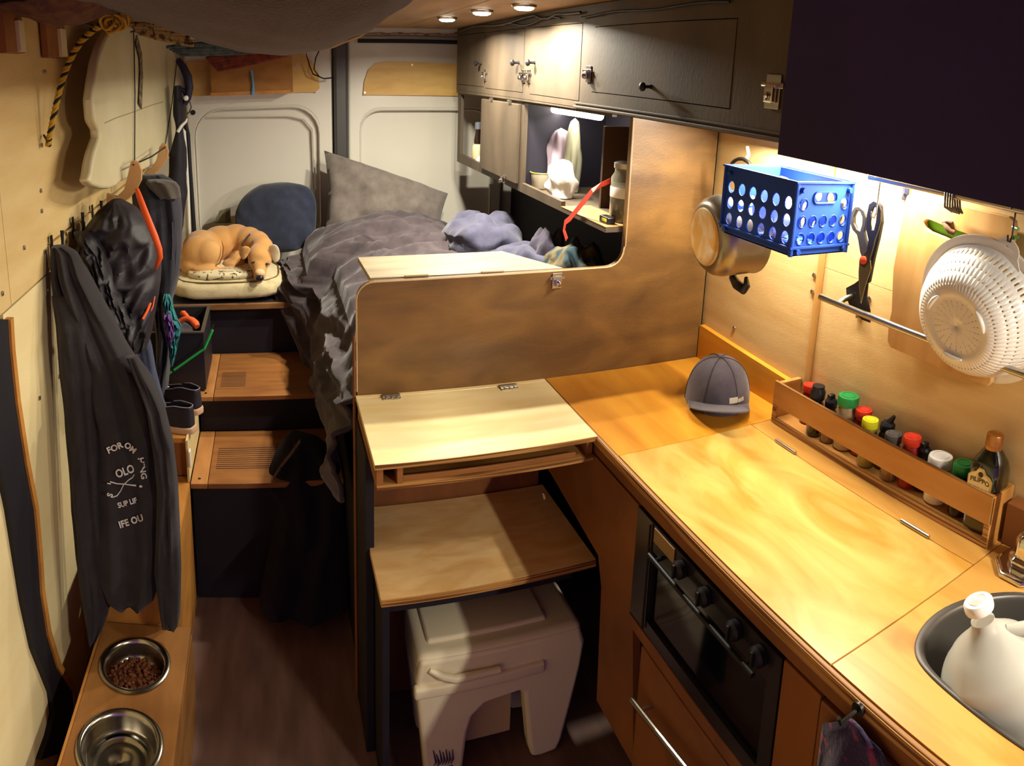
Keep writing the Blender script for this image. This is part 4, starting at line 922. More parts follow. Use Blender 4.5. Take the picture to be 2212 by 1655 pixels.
# ------------------------------------------------------------------ dog bed and dog
db = thing('dog_bed', 'beige padded dog bed with dark scribbled pattern on the edge of the platform', 'dog bed', (-.19,3.0,ZB))
bed_m = mat('dog_bed_cloth','#CDBE94',.9,col2='#A8976C',nscale=14,mix=(.55,.8),bump=.3,bscale=180,sheen=.2)
def sup(cx, cy, cz, rx, ry, rz, e1, e2, seed, amp):
    def f(u, v):
        t = 2*PI*u; ph = (v-.5)*PI*.995
        sg = lambda a, e: math.copysign(abs(a)**e, a)
        n_ = amp*(nz(math.cos(t)*3+seed, math.sin(t)*3, v*4)+.5*nz(math.cos(t)*8, math.sin(t)*8+seed, v*9))
        return Vector((cx+(rx+n_)*sg(math.cos(t), e1)*sg(math.cos(ph), e2), cy+(ry+n_)*sg(math.sin(t), e1)*sg(math.cos(ph), e2), cz+(rz+n_*.6)*sg(math.sin(ph), e2)))
    return f
obj('base_cushion', B().sheet(sup(-.195,2.985,ZB+.048,.238,.19,.047,.5,.6,1,.007), 72, 30, True), bed_m, db, smooth=60)
pad_m = mat('dog_bed_print','#D9CDA6',.9,col2='#5D5138',nscale=38,mix=(.60,.64),detail=1.5,dist=1.5,bump=.2)
obj('inner_pad', B().sheet(sup(-.205,2.965,ZB+.100,.165,.135,.024,.7,.7,4,.004), 64, 22, True), pad_m, db, smooth=60)
pip = [Vector((-.195+.215*math.copysign(abs(math.cos(t))**.6, math.cos(t)), 2.985+.172*math.copysign(abs(math.sin(t))**.6, math.sin(t)), ZB+.084)) for t in [2*PI*k/48 for k in range(48)]]
obj('piping', B().tube(pip, .0028, 6, closed=True), mat('piping_dark','#6A5A3A',.8), db, smooth=60)
fur = mat('tan_fur','#D2A264',.85,col2='#BC8440',scale=(1,1,1),nscale=5,mix=(.3,.7),bump=.25,bscale=300,sheen=.3)
dog = thing('dog', 'tan short-haired dog curled up asleep on the dog bed, chin at its front edge', 'dog', (-.18,3.0,ZB+.11))
def S(px, py, Y, r, rot=None): return (P(px, py, Y=Y), r, rot)
b = B()
R3 = lambda ax_, a: Matrix.Rotation(math.radians(a), 3, ax_)
sphs = [S(436,540,3.03,(.088,.10,.088)), S(432,548,2.955,(.082,.055,.080)), S(450,548,2.935,(.060,.045,.062)),
  S(478,530,3.10,(.10,.09,.088)), S(510,525,3.11,(.085,.085,.085)), S(538,528,3.07,(.070,.080,.078)), S(556,532,3.01,(.060,.070,.068)),
  S(566,536,2.95,(.050,.055,.052)), S(415,570,2.97,(.055,.07,.045)), S(445,582,2.90,(.060,.030,.018),R3('Z',5)), S(480,585,2.895,(.050,.022,.013)),
  S(505,572,2.96,(.05,.05,.03)), S(512,560,2.98,(.035,.05,.035))]
for c, r, rt in sphs: b.sph(c, r, 18, rt)
# head : skull, brow, cheeks, tapering muzzle to the nose
A_ = P(561,552,Y=2.875); Nn = P(561,602,Y=2.805)
d_ = (Nn-A_)
b.sph(A_, (.052,.050,.044), 18).sph(A_+Vector((0,.01,.012)), (.046,.045,.036), 16)
b.sph(A_+d_*.22+Vector((-.014,0,0)), (.035,.036,.034), 14).sph(A_+d_*.22+Vector((.016,0,0)), (.035,.036,.034), 14)
b.sph(A_+d_*.45, (.035,.032,.032), 14).sph(A_+d_*.65, (.030,.028,.028), 14).sph(A_+d_*.85, (.026,.024,.022), 14).sph(A_+d_*.90+Vector((0,.005,-.008)), (.024,.022,.014), 14)
b.sph(P(563,545,Y=2.92), (.045,.045,.045), 14)
obj('body', b, fur, dog, smooth=180, mods=(('REMESH', dict(mode='VOXEL', voxel_size=.0055, use_smooth_shade=True)),('SMOOTH', dict(factor=.6, iterations=9))))
nt_ = fur.node_tree
earm = mat('ear_fur','#C98F42',.85,col2='#E2C08A',nscale=20,sheen=.3)
def ear(pts, Y0, Yt, th=.006):
    b = B(); vs = []
    for k, (px, py) in enumerate(pts):
        yy = Yt if k in (1,2) else Y0
        vs.append(P(px, py, Y=yy))
    c = sum(vs, Vector())/len(vs)
    F1 = [b.bm.verts.new(v) for v in vs]; F2 = [b.bm.verts.new(v+Vector((0,th,0))) for v in vs]
    cf = b.bm.verts.new(c+Vector((0,-th*1.2,0)))
    for i in range(len(F1)):
        j = (i+1) % len(F1); b.bm.faces.new((F1[i], F1[j], cf)); b.bm.faces.new((F1[i], F2[i], F2[j], F1[j]))
    b.bm.faces.new(F2)
    return b
obj('ear', ear([(514,540),(522,533),(534,530),(545,538),(536,550),(528,566),(517,556)], 2.845, 2.825), earm, dog, smooth=60, mods=(('SUBSURF', dict(levels=1, render_levels=2)),))
obj('ear', ear([(576,532),(592,525),(602,532),(607,550),(604,566),(592,572),(584,554)], 2.855, 2.835), mat('pale_ear_fur','#D8C39A',.9,col2='#EDE3C6',nscale=30,sheen=.3), dog, smooth=60, mods=(('SUBSURF', dict(levels=1, render_levels=2)),))
obj('nose', B().sph(P(561,601,Y=2.782), (.0165,.011,.0125), 14), mat('dog_nose','#241C22',.3), dog, smooth=60)
eyem = mat('closed_eye','#2A1A12',.6)
for px, py in ((547,567),(578,570)):
    obj('eye', B().sph(P(px, py, Y=2.824), (.0085,.006,.0032), 10, R3('Y', -18 if px < 560 else 14)), eyem, dog)
obj('muzzle_patch', B().sph(P(561,590,Y=2.800), (.022,.018,.017), 14), mat('muzzle_pale','#DDB98A',.9,sheen=.2), dog, smooth=60)
col_pts = [P(537+(-17)*t+0, 508+22*t, Y=3.00-.012*t) for t in (0,.25,.5,.75,1)]
obj('collar', B().tube([P(540,506,Y=2.975),P(534,513,Y=2.965),P(528,521,Y=2.955),P(521,530,Y=2.945)], .0035, 6), mat('collar_dark','#2A1C16',.6), dog, smooth=60)
obj('haunch_shade', B().tube([P(479,520,Y=2.945),P(483,535,Y=2.915),P(481,552,Y=2.90),P(475,568,Y=2.897),P(463,576,Y=2.90)], [.001,.003,.0035,.003,.001], 6), mat('crease_shade','#8A5620',.9), dog, smooth=60)  # dark strip paints the shade in the fold of the haunch

# ------------------------------------------------------------------ left wall : hooks and hanging clothes
def coat_hook(px, py, label):
    p = P(px, py, X=XL+.006); t = thing('coat_hook', label, 'hook', p)
    obj('plate', B().box(XL+.005, XL+.008, p.y-.009, p.y+.009, p.z-.035, p.z+.03, .001), blackm, t)
    obj('prong', B().tube([(XL+.008,p.y,p.z-.02),(XL+.022,p.y,p.z-.028),(XL+.034,p.y,p.z-.018),(XL+.037,p.y,p.z+.012),(XL+.038,p.y,p.z+.042)], [.004,.004,.004,.004,.0055], 8).tube([(XL+.008,p.y,p.z-.028),(XL+.018,p.y,p.z-.045),(XL+.030,p.y,p.z-.040)], .0035, 8), blackm, t, smooth=60)
    return t
coat_hook(112, 532, 'nearest black coat hook, carrying the printed hoodie')
coat_hook(158, 490, 'second black coat hook from the left, above the hoodie sleeve')
coat_hook(183, 500, 'third black coat hook, small, half behind the puffy jacket')
coat_hook(200, 462, 'farthest visible black coat hook above the puffy jacket')
class Garment:
    def __init__(g, rows, y0, y1, th, amp=.01, nf=9, seed=0, drift=0, lump=.3):
        g.rows = []; n = len(rows)
        for i, (py, xl, xr) in enumerate(rows):
            y = lerp(y0, y1, (py-rows[0][0])/(rows[-1][0]-rows[0][0]))
            L_, R_ = P(xl, py, Y=y), P(xr, py, Y=y)
            g.rows.append((py, L_.x, R_.x, (L_.z+R_.z)/2, y))
        g.th, g.amp, g.nf, g.seed, g.drift, g.lump = th, amp, nf, seed, drift, lump
    def at(g, py): return interp(g.rows, py)
    def fold(g, s_, py):
        return g.amp*(math.sin(g.nf*s_ + g.seed + g.drift*(py-g.rows[0][0])/200) + .5*math.sin(g.nf*2.3*s_+g.seed*2-.004*py)) + g.lump*g.th*nz(s_*2+g.seed, py*.012, g.seed)
    def f(g, u, v):
        py = lerp(g.rows[0][0], g.rows[-1][0], v); xl, xr, z, y = g.at(py)
        a = 2*PI*u; c, s_ = math.cos(a), math.sin(a)
        e = min(1, v*8+.35)*min(1, (1-v)*12+.5)
        yy = y - g.th*math.copysign(abs(s_)**.7, s_)*e
        if s_ > 0: yy -= g.fold(c, py)*s_**.5*e
        return Vector(((xl+xr)/2+(xr-xl)/2*c, yy, z + (.004*math.sin(c*9) if v > .98 else 0)))
    def on(g, px, py, off=.0015):
        xl, xr, z, y = g.at(py); Y_ = y
        for _ in range(4):
            p = P(px, py, Y=Y_); c = max(-.98, min(.98, (p.x-(xl+xr)/2)/((xr-xl)/2))); s_ = math.sqrt(1-c*c)
            Y_ = y - g.th*s_**.7 - g.fold(c, py)*s_**.5 - off
        return P(px, py, Y=Y_)
    def mesh(g, nu=72, nv=80): return B().sheet(g.f, nu, nv, True)
hd_m = fabric('charcoal_fleece', '#272124', '#1E1A1D', sheen=.08)
ho = thing('hoodie', 'long dark hoodie with white arched lettering hanging from the nearest hook', 'hoodie', (-.45,1.72,.3))
gm = Garment([(532,112,140),(545,110,165),(580,114,182),(620,119,204),(680,124,238),(750,131,276),(820,140,324),(900,148,345),(980,154,360),(1060,160,368),(1150,168,368),(1230,180,352),(1290,215,332),(1300,228,322)], 1.76, 1.63, .060, .010, 8, 1.0, .6)
obj('body', gm.mesh(), hd_m, ho, smooth=60)
sl = Garment([(640,112,165),(700,122,190),(800,130,205),(900,142,210),(1000,150,215),(1100,156,225),(1200,166,232),(1290,178,238),(1330,185,232),(1365,194,216),(1388,196,207)], 1.70, 1.60, .045, .005, 5, 2.2, .3)
obj('sleeve', sl.mesh(40, 60), hd_m, ho, smooth=60)
sr = Garment([(770,272,296),(830,300,334),(880,318,354),(960,330,374),(1050,340,384),(1140,338,388),(1230,334,391),(1290,342,390),(1330,348,388),(1350,350,385)], 1.66, 1.60, .040, .005, 5, 4.0, .3)
obj('sleeve', sr.mesh(40, 60), hd_m, ho, smooth=60)
prn = mat('white_print', '#CFC9C6', .7)
def ptext(txt, cx, cy, cap, ang, bold=.6, sp=1.0, sx=1.0):
    A = math.radians(ang); ca, sa = math.cos(A), math.sin(A)
    return text_bm(txt, cap/.69, lambda u, v, w: gm.on(cx + u*sx*ca - v*sa, cy - (u*sx*sa + v*ca), .0022+w*.0006), depth=.3, bold=bold, spacing=sp)
def pstroke(pts, wpx):
    b = B(); return b.tube([gm.on(x, y, .0015) for x, y in pts], [w_/1560*1.7/2 for w_ in (wpx if hasattr(wpx,'__len__') else [wpx]*len(pts))], 6)
tx = [ptext('FOR', 248, 968, 13, 24), ptext('OM', 281, 968, 12, -38), ptext('HING', 307, 1012, 12, -80, .5, 1.0, 1.1), ptext('OLO', 270, 1019, 17, 20, .7, 1.0, .8),
      ptext('SUP LIF', 275, 1087, 11, 17, .5, 1.0, .85), ptext('IFE OU', 283, 1127, 14, 18, .7, 1.05, .85), ptext('S', 238, 1070, 12, 70), ptext('I', 236, 1045, 7, 80),
      pstroke([(238,1041),(252,1045),(268,1046),(283,1048),(294,1049)], [3,2.5,2.5,3,4.5]), pstroke([(242,1075),(253,1071),(261,1060),(267,1047),(278,1037),(286,1032),(290,1025)], [2,3,2.5,2.5,2.5,2.5,2]),
      B().sph(gm.on(304,1051,.001), (.0045,.0015,.0035), 10)]
obj('lettering', join_bm(tx), prn, ho)
jm = mat('black_nylon', '#1E1A20', .55, col2='#2C272C', nscale=9, bump=.4, bscale=40)
pj = thing('puffy_jacket', 'black crinkled puffy jacket with orange clips hanging on the left wall behind the hoodie', 'jacket', (-.45,2.05,.9))
class Puff(Garment):
    def fold(g, s_, py): return .020*abs(math.sin(py*.045 + s_*2.2 + 1.2*nz(s_*2, py*.01, 3)))+ .022*(1-2*abs(nz(s_*3+py*.012, py*.02, 5)))
pg_ = Puff([(432,240,262),(450,215,290),(480,192,318),(520,175,340),(570,172,348),(610,182,346),(650,205,340),(690,235,332),(725,268,325),(750,282,318)], 2.08, 1.98, .085)
obj('body', pg_.mesh(72, 70), jm, pj, smooth=60)
ps_ = Puff([(500,160,200),(540,178,230),(600,205,250),(660,232,275),(700,255,290)], 1.96, 1.92, .035)
obj('sleeve', ps_.mesh(40, 40), jm, pj, smooth=60)
org = mat('orange_webbing', '#E0561E', .55)
b = B(); b.tube([pg_.on(325,655,.006),pg_.on(318,672,.006),pg_.on(308,690,.008)], .004, 6).tube([pg_.on(334,640,.006),pg_.on(330,662,.008),pg_.on(322,680,.006),pg_.on(312,712,.006)], .003, 6)
obj('orange_cord', b, org, pj, smooth=60)
obj('clip', B().box(*(lambda p: (p.x-.014,p.x+.014,p.y-.012,p.y,p.z-.01,p.z+.01))(pg_.on(305,722,.004)), .003), blackp, pj)
bp = thing('backpack', 'dark backpack with a thick orange strap hanging beyond the puffy jacket', 'backpack', (-.4,2.4,.9))
nb = fabric('navy_nylon','#1C1A28','#15131F', rough=.7)
g1 = Garment([(378,300,352),(392,290,375),(420,286,390),(470,290,394),(530,296,392),(590,305,388),(625,318,380),(650,330,372),(720,338,376),(800,340,366),(880,340,358),(930,342,352)], 2.42, 2.36, .075, .008, 6, 3.0, .4)
obj('body', g1.mesh(60, 70), nb, bp, smooth=60)
g2 = Garment([(388,318,352),(395,315,380),(405,322,388),(418,335,390),(428,345,391)], 2.355, 2.35, .028, .003, 3, 1.0)
obj('grey_top', g2.mesh(40, 24), fabric('grey_brown_nylon','#4C453E'), bp, smooth=60)
obj('orange_strap', B().tube([P(296,410,Y=2.02),P(301,425,Y=1.99),P(312,455,Y=1.95),P(324,485,Y=1.93),P(335,512,Y=1.92),P(344,538,Y=1.92),P(346,556,Y=1.92),P(340,570,Y=1.93),P(337,580,Y=1.95)], [.007,.009,.010,.010,.010,.009,.008,.006,.004], 10), org, bp, smooth=60)
for a_, c_ in (((392,425),(386,600)),((378,480),(380,560))):
    obj('zip', B().tube([g1.on(a_[0]-6,a_[1],.003), g1.on((a_[0]+c_[0])/2-6,(a_[1]+c_[1])/2,.004), g1.on(c_[0]-8,c_[1],.003)], .0022, 6), mat('zip_grey','#4A464E',.4), bp, smooth=60)
bs = thing('blue_shirt', 'slate blue cotton shirt hanging behind the hoodie, its hem towards the shoes', 'shirt', (-.4,2.2,.5))
g3 = Garment([(715,262,318),(750,262,328),(800,258,336),(860,262,352),(920,275,374),(950,290,388),(968,315,391),(985,335,372),(992,338,356)], 2.22, 2.15, .045, .006, 6, 2.0)
obj('body', g3.mesh(60, 50), fabric('slate_blue','#39415E','#2F3650'), bs, smooth=60)
tl = thing('teal_scarf', 'teal and purple crumpled scarf hanging below the backpack at the black bin', 'scarf', (-.38,2.36,.7))
class Crink(Garment):
    def fold(g, s_, py): return .018*nz(s_*4, py*.08, g.seed)*1.6
g4 = Crink([(636,354,366),(648,352,372),(665,355,374),(690,358,384),(705,360,392),(720,362,390),(745,364,384),(765,366,380),(790,368,374)], 2.30, 2.28, .022, seed=3)
obj('cloth', g4.mesh(36, 50), mat('teal_cloth','#1F7F78',.7,col2='#2A4F62',nscale=30), tl, smooth=40)
g5 = Crink([(675,352,366),(700,354,376),(725,358,376),(745,362,370)], 2.27, 2.26, .018, seed=8)
obj('purple_part', g5.mesh(30, 24), mat('purple_cloth','#5C3A7A',.8), tl, smooth=40)
# black bin with clothes, straw
bi = thing('black_bin', 'open black box on the shoe bench holding an orange cloth', 'bin', (-.40,2.55,.58))
bm_ = mat('bin_black','#241E26',.5,col2='#1C171E',nscale=8)
A0 = P(372,832,X=-.30); zt, zb = .800, .580
bx0, bx1, by0, by1 = -.50, -.262, 2.455, 2.76
for nm, bb in (('front_side',(bx0,bx1,by0,by0+.008)),('back_side',(bx0,bx1,by1-.008,by1)),('left_side',(bx0,bx0+.008,by0+.0085,by1-.0085)),('right_side',(bx1-.008,bx1,by0+.0085,by1-.0085))):
    obj(nm, B().box(*bb, zb, zt, .001), bm_, bi)
obj('base', B().box(bx0+.0085, bx1-.0085, by0+.0085, by1-.0085, zb, zb+.008), bm_, bi)
rimp = B(); rimp.prism([[(bx0-.003,by0-.003),(bx1+.003,by0-.003),(bx1+.003,by1+.003),(bx0-.003,by1+.003)],[(bx0+.010,by0+.010),(bx1-.010,by0+.010),(bx1-.010,by1-.010),(bx0+.010,by1-.010)]], 'Z', zt-.002, zt+.003)
obj('rim', rimp, mat('bin_rim','#4B443F',.5), bi)
oc = thing('orange_cloth', 'bright orange knotted cloth lying on top of the black box', 'cloth', (-.36,2.52,.76))
b = B()
b.tube([P(386,697,Y=2.53),P(396,690,Y=2.53),P(406,688,Y=2.52),P(415,692,Y=2.52),P(422,700,Y=2.51),P(426,706,Y=2.50)], [.010,.010,.010,.013,.016,.011], 10)
b.tube([P(407,688,Y=2.54),P(401,680,Y=2.55),P(394,676,Y=2.56),P(400,674,Y=2.57)], [.008,.009,.010,.005], 8)
obj('cloth', b, mat('orange_cloth','#E8622C',.7), oc, smooth=60)
tag(obj('dark_clothes', B().sheet(lambda u, v: Vector((-.385+.095*math.cos(2*PI*u)*math.sin(PI*(.03+.94*v))**.6, 2.60+.13*math.sin(2*PI*u)*math.sin(PI*(.03+.94*v))**.6, .68-.085*math.cos(PI*v)+.014*nz(u*9,v*6,1))), 40, 20, True), fabric('dark_clothes','#2A2630','#4A4650',ns=14), smooth=60), 'dark clothes filling the black box', 'clothes')
gs = thing('green_straw', 'bright green bent drinking straw shaped stick in front of the black box', 'straw', P(400,780,Y=2.40))
s1, s2, s3 = P(360,811,Y=2.40), P(441,754,Y=2.395), P(459,713,Y=2.40)
gm_ = mat('green_plastic','#2FC45A',.35)
obj('long_piece', B().tube([s1, s1.lerp(s2,.5), s2], .0042, 10), gm_, gs, smooth=60)
obj('short_piece', B().tube([s2, s2.lerp(s3,.5), s3], .0048, 10), gm_, gs, smooth=60)
obj('band', B().tube([s1.lerp(s2,.16), s1.lerp(s2,.20)], .0048, 10), blackp, gs)
obj('tip', B().tube([s3, P(461,702,Y=2.40)], .0016, 8), steel, gs)
# shoes
def shoe(loc, rz, label):
    t = thing('sneaker', label, 'shoe', loc, 'pair of black sneakers'); L0 = Vector(loc)
    R_ = Matrix.Translation(L0) @ Matrix.Rotation(rz, 4, 'Z')
    def ol(s_, k=1): # outline; s along length 0 heel..1 toe
        w = .037*(math.sin(PI*min(1, .12+.80*s_))**.55)*(1.0 if s_ > .4 else .92)
        return w*k
    def solef(u, v):
        t_ = 2*PI*u; s_ = .5-.5*math.cos(t_); sg = 1 if math.sin(t_) >= 0 else -1
        ring_ = [(-.5,.0),(1.0,.0),(1.03,.006),(1.0,.022),(.6,.023)]
        k, z = interp([(0,.85,0),(.3,1.0,.001),(.7,1.02,.020),(1,.9,.022)], v)
        y = lerp(-.125, .125, s_); w = .039*abs(math.sin(t_))**.45*(.88+.18*s_)*k
        return R_ @ Vector((sg*w, y*(.96+.04*k), z))
    obj('sole', B().sheet(solef, 48, 6, True), mat('sole_cream','#CFA886',.6), t, smooth=50)
    def upf(u, v):
        t_ = 2*PI*u; s_ = .5-.5*math.cos(t_); sg = 1 if math.sin(t_) >= 0 else -1
        y = lerp(-.120, .120, s_); w = .037*abs(math.sin(t_))**.45*(.88+.18*s_)
        hgt = lerp(.066, .030, max(0, min(1, (s_-.25)/.6)))
        z = .0225 + hgt*v; k = 1-.30*v**2
        return R_ @ Vector((sg*w*k, lerp(y, lerp(-.112, .025 if s_ > .5 else y*.9, min(1, s_*1.1)), v*.55 if s_ > .45 else v*.12), z))
    b = B(); V = []
    nu, nv = 48, 9
    for j in range(nv): V.append([b.bm.verts.new(upf(i/nu, j/(nv-1))) for i in range(nu)])
    for j in range(nv-1):
        for i in range(nu): b.bm.faces.new((V[j][i], V[j][(i+1)%nu], V[j+1][(i+1)%nu], V[j+1][i]))
    obj('upper', b, mat('shoe_black','#26202A',.8,bump=.2), t, smooth=50, mods=(('SOLIDIFY', dict(thickness=.003, offset=-1)),))
    obj('piping', B().tube([upf(i/24, 1)+Vector((0,0,.001)) for i in range(24)], .0016, 6, closed=True), mat('shoe_piping','#8D8694',.6), t)
    obj('toe_top', B().sph(R_ @ Vector((0,.070,.032)), (.030,.050,.020), 16, Matrix.Rotation(rz, 3, 'Z')), mat('shoe_black','#26202A',.8), t, smooth=60)
    lb = B()
    for k in range(4): lb.tube([R_ @ Vector((-.016,.035+.014*k,.052-.004*k)), R_ @ Vector((0,.038+.014*k,.057-.004*k)), R_ @ Vector((.016,.035+.014*k,.052-.004*k))], .0024, 6)
    lb.tube([R_ @ Vector((0,.035,.056)), R_ @ Vector((-.02,.02,.066)), R_ @ Vector((-.028,.035,.06)), R_ @ Vector((0,.036,.058))], .0022, 6)
    obj('laces', lb, mat('lace_cream','#D6CBB8',.8), t)
    return t
shoe((-.385, 2.185, .5785), 1.15, 'nearer black sneaker with cream sole on the bench')
shoe((-.365, 2.335, .5785), .95, 'farther black sneaker, against the black box on the bench')

# ------------------------------------------------------------------ long board on brackets, rope, tall gear
n_b = Vector((1, -.050, 0)).normalized(); p_b = Vector((-.475, 1.93, 1.6)); sdir = Vector((.050, 1, 0)).normalized()
def BP(px, py):
    q = plane_pt(px, py, n_b, p_b); return ((q-p_b).dot(sdir), q.z)
opx = [(224,93),(214,125),(207,169),(201,215),(204,254),(208,268),(216,282),(217,294),(211,310),(205,328),(200,352),(197,374),(192,390),(200,400),(218,407),(237,408),(252,402),(262,393)]
op = [BP(*p) for p in opx] + [(1.30,1.375),(1.35,1.42),(1.37,1.60),(1.35,1.80),(1.25,1.86),(.5,1.882),(.30,1.878)]
lb_ = thing('long_board', 'long pale cream board with waisted end lying in two plywood wall brackets', 'board', p_b+Vector((0,0,-.2)))
bmm = mat('board_cream','#CDC3A0',.5,col2='#C0B48C',nscale=5)
def bfn(x, a, z): return p_b + n_b*x + sdir*a + Vector((0,0,z-p_b.z))
obj('deck', B().prism(op, 'X', -.032, 0, fn=bfn), bmm, lb_, smooth=35, mods=(('BEVEL', dict(width=.010, segments=4, limit_method='ANGLE', angle_limit=1.0)),))
def onb(px, py, off=.001): return plane_pt(px, py, n_b, p_b) + n_b*off
obj('crease', B().tube([onb(226,266,0),onb(250,255,0),onb(285,243,0),onb(325,228,0),onb(352,220,0)], .0022, 6), mat('board_line','#A79B78',.6), lb_)
b = B(); ribbon(b, [onb(292,85,.004),onb(301,120,.004),onb(303,160,.004),onb(300,230,.004)], .05, th=-.002); obj('patterned_band', b, mat('band_print','#5B4C3C',.8,col2='#8D8064',nscale=60,mix=(.5,.54),detail=1), lb_)
cd = thing('elastic_cord', 'black elastic cords running from the long board up to the ceiling and between its brackets', 'cord', (-.5,2.2,1.4))
obj('cord', B().tube([onb(285,70,.006), onb(288,200,.006), onb(287,350,.006)], .0022, 6), blackp, cd); obj('cord', B().tube([onb(380,125,.006), onb(369,220,.006), onb(354,312,.006)], .0022, 6), blackp, cd)
brw = mat('bracket_ply','#C69A68',.55,col2='#B58652',scale=(5,5,2),nscale=4)
tips = []
for i, (pp, Y_, lab) in enumerate((([(230,418),(252,425),(268,410),(276,378),(282,350),(290,347),(300,353),(306,368),(305,390),(295,410),(280,428),(262,440),(246,452),(230,460)], 2.18, 'near plywood J bracket holding the long board to the wall'), ([(312,372),(328,362),(338,345),(344,318),(350,309),(358,312),(364,326),(362,342),(352,358),(338,372),(324,386),(312,388)], 2.60, 'far plywood J bracket holding the long board to the wall'))):
    t = thing('board_bracket', lab, 'bracket', (XL+.05, Y_, 1.3))
    pts = [P(x, y, Y=Y_) for x, y in pp]
    xy = [(max(p.x, XL+.004), p.z) for p in pts]
    obj('plywood_hook', B().prism(xy, 'Y', Y_, Y_+.018), brw, t, mods=(('BEVEL', dict(width=.002, segments=2, limit_method='ANGLE')),))
    tips.append(P(*((288,356) if i == 0 else (357,318)), Y=Y_-.003))
obj('tie_cord', B().tube([tips[0], tips[0].lerp(tips[1],.5)+Vector((.004,0,-.004)), tips[1]], .0028, 6), blackp, cd)
# braided rope
rp_ = thing('braided_rope', 'yellow and black braided rope looping from the hammock down to the left wall', 'rope', P(108,300,X=-.57))
cl_ = [(238,48,1.70),(222,52,1.72),(200,66,1.74),(178,86,1.76),(160,112,1.78),(146,142,1.80),(134,175,1.80),(124,215,1.80),(114,260,1.80),(106,300,1.80),(104,316,1.80)]
cpts = [P(x, y, Y=Y_) for x, y, Y_ in cl_]
fine = []
for A, D in zip(cpts, cpts[1:]):
    for k in range(9): fine.append(A.lerp(D, k/9))
yel_r = mat('rope_yellow','#B48B1E',.7); blk_r = mat('rope_black','#15120F',.8)
for j, (m_, nm) in enumerate(((yel_r,'strand'),(yel_r,'strand'),(blk_r,'black_strand'))):
    pts = []
    for i, p in enumerate(fine):
        a = i*.95 + j*2*PI/3; t_ = (fine[min(i+1,len(fine)-1)]-fine[max(i-1,0)]).normalized(); q1 = t_.cross(Vector((0,1,0))).normalized(); q2 = t_.cross(q1)
        pts.append(p + (q1*math.cos(a)+q2*math.sin(a))*.0045)
    obj(nm, B().tube(pts, .0045, 7), m_, rp_, smooth=60)
kn = B()
for j in range(5):
    c = P(232+j*8, 48+(j%2)*8-(j//3)*6, Y=1.66+.01*j)
    kn.tube([c+Vector((.016*math.cos(t), .010*math.sin(t*2+j), .016*math.sin(t))) for t in [2*PI*k/14 for k in range(14)]], .0038, 7, closed=True)
obj('knot', kn, yel_r, rp_, smooth=60)
obj('end_cord', B().tube([P(104,316,Y=1.80),P(102,305,Y=1.79),P(95,292,X=XL+.004)], .003, 6), mat('rope_tail','#4A3A1C',.8), rp_)
# hammock full of gear under the ceiling
hm_m = mat('hammock_mesh','#3C2C28',.9,col2='#281E22',scale=(1,1,1),nscale=60,bump=.6,bscale=220,sheen=.2)
hk = thing('hammock', 'dark mesh gear hammock bulging from the ceiling at the top left', 'hammock', (0,1.5,1.75))
prow = [(-.44,1.885),(-.36,1.86),(-.27,1.832),(-.20,1.803),(-.12,1.775),(-.04,1.754),(.04,1.744),(.12,1.752),(.19,1.775),(.25,1.812),(.29,1.852),(.315,1.893)]
def hmf(u, v):
    x = lerp(-.44, .315, u); z0 = interp(prow, x)[0]
    y = lerp(.95, 2.05, v); k = math.sin(PI*min(1,max(0,.06+.90*v)))**.5
    k2 = 1-(abs(v-.58)/.60)**2.2
    z = 1.896 - (1.896-z0)*max(0.0, k2) + .004*nz(x*14, y*10, 1) - .006*math.sin(x*8+y*5)
    return Vector((x, y, min(1.896, z)))
obj('mesh_fabric', B().sheet(hmf, 70, 60), hm_m, hk, smooth=70, mods=(('SOLIDIFY', dict(thickness=.003, offset=1)),))
obj('edge_cord', B().tube([Vector((x_, 1.60, interp(prow, x_)[0]-.002)) for x_ in [.13+.0175*k for k in range(11)]], .0045, 6), mat('edge_cord_tan','#A38B5C',.7), hk, smooth=60)
obj('folded_net', B().sheet(lambda u, v: Vector((lerp(-.56,-.30,u), lerp(1.45,1.75,v), 1.882-.045*math.sin(PI*u)*math.sin(PI*v)+.006*nz(u*9,v*9,2))), 24, 20), mat('net_maroon','#4A2A34',.9,col2='#6A4A34',nscale=40,bump=.5), hk, smooth=60, mods=(('SOLIDIFY', dict(thickness=.004)),))
bk = thing('striped_blanket', 'striped woven blanket in khaki, slate blue and dark red peeking out under the hammock', 'blanket', (0,2.2,1.75))
def strip(a, d, n, Y0, Y1, r0, m_, nm, wob=1.0):
    """a, d : left and right edges (px pairs from bottom to top); n parallel rolled folds"""
    for k in range(n):
        t = k/max(1, n-1)
        pL = P(lerp(a[0][0],a[1][0],t), lerp(a[0][1],a[1][1],t), Y=Y0); pR = P(lerp(d[0][0],d[1][0],t), lerp(d[0][1],d[1][1],t), Y=Y1)
        mid = pL.lerp(pR,.5) + Vector((0,0,.006*math.sin(k*2)*wob))
        obj(nm, B().tube([pL, pL.lerp(mid,.6), mid, mid.lerp(pR,.5), pR], [r0*.6,r0,r0*1.05,r0,r0*.6], 8), m_, bk, smooth=60)
strip(((388,118),(360,102)), ((560,112),(520,100)), 5, 2.18, 2.12, .008, mat('slate_stripe','#54646A',.9,col2='#2C3440',nscale=50,bump=.4), 'blue_fold')
strip(((470,152),(445,126)), ((640,112),(655,104)), 7, 2.18, 2.10, .0085, mat('red_stripe','#7A3426',.9,col2='#3E1F22',nscale=50,bump=.4), 'red_fold')
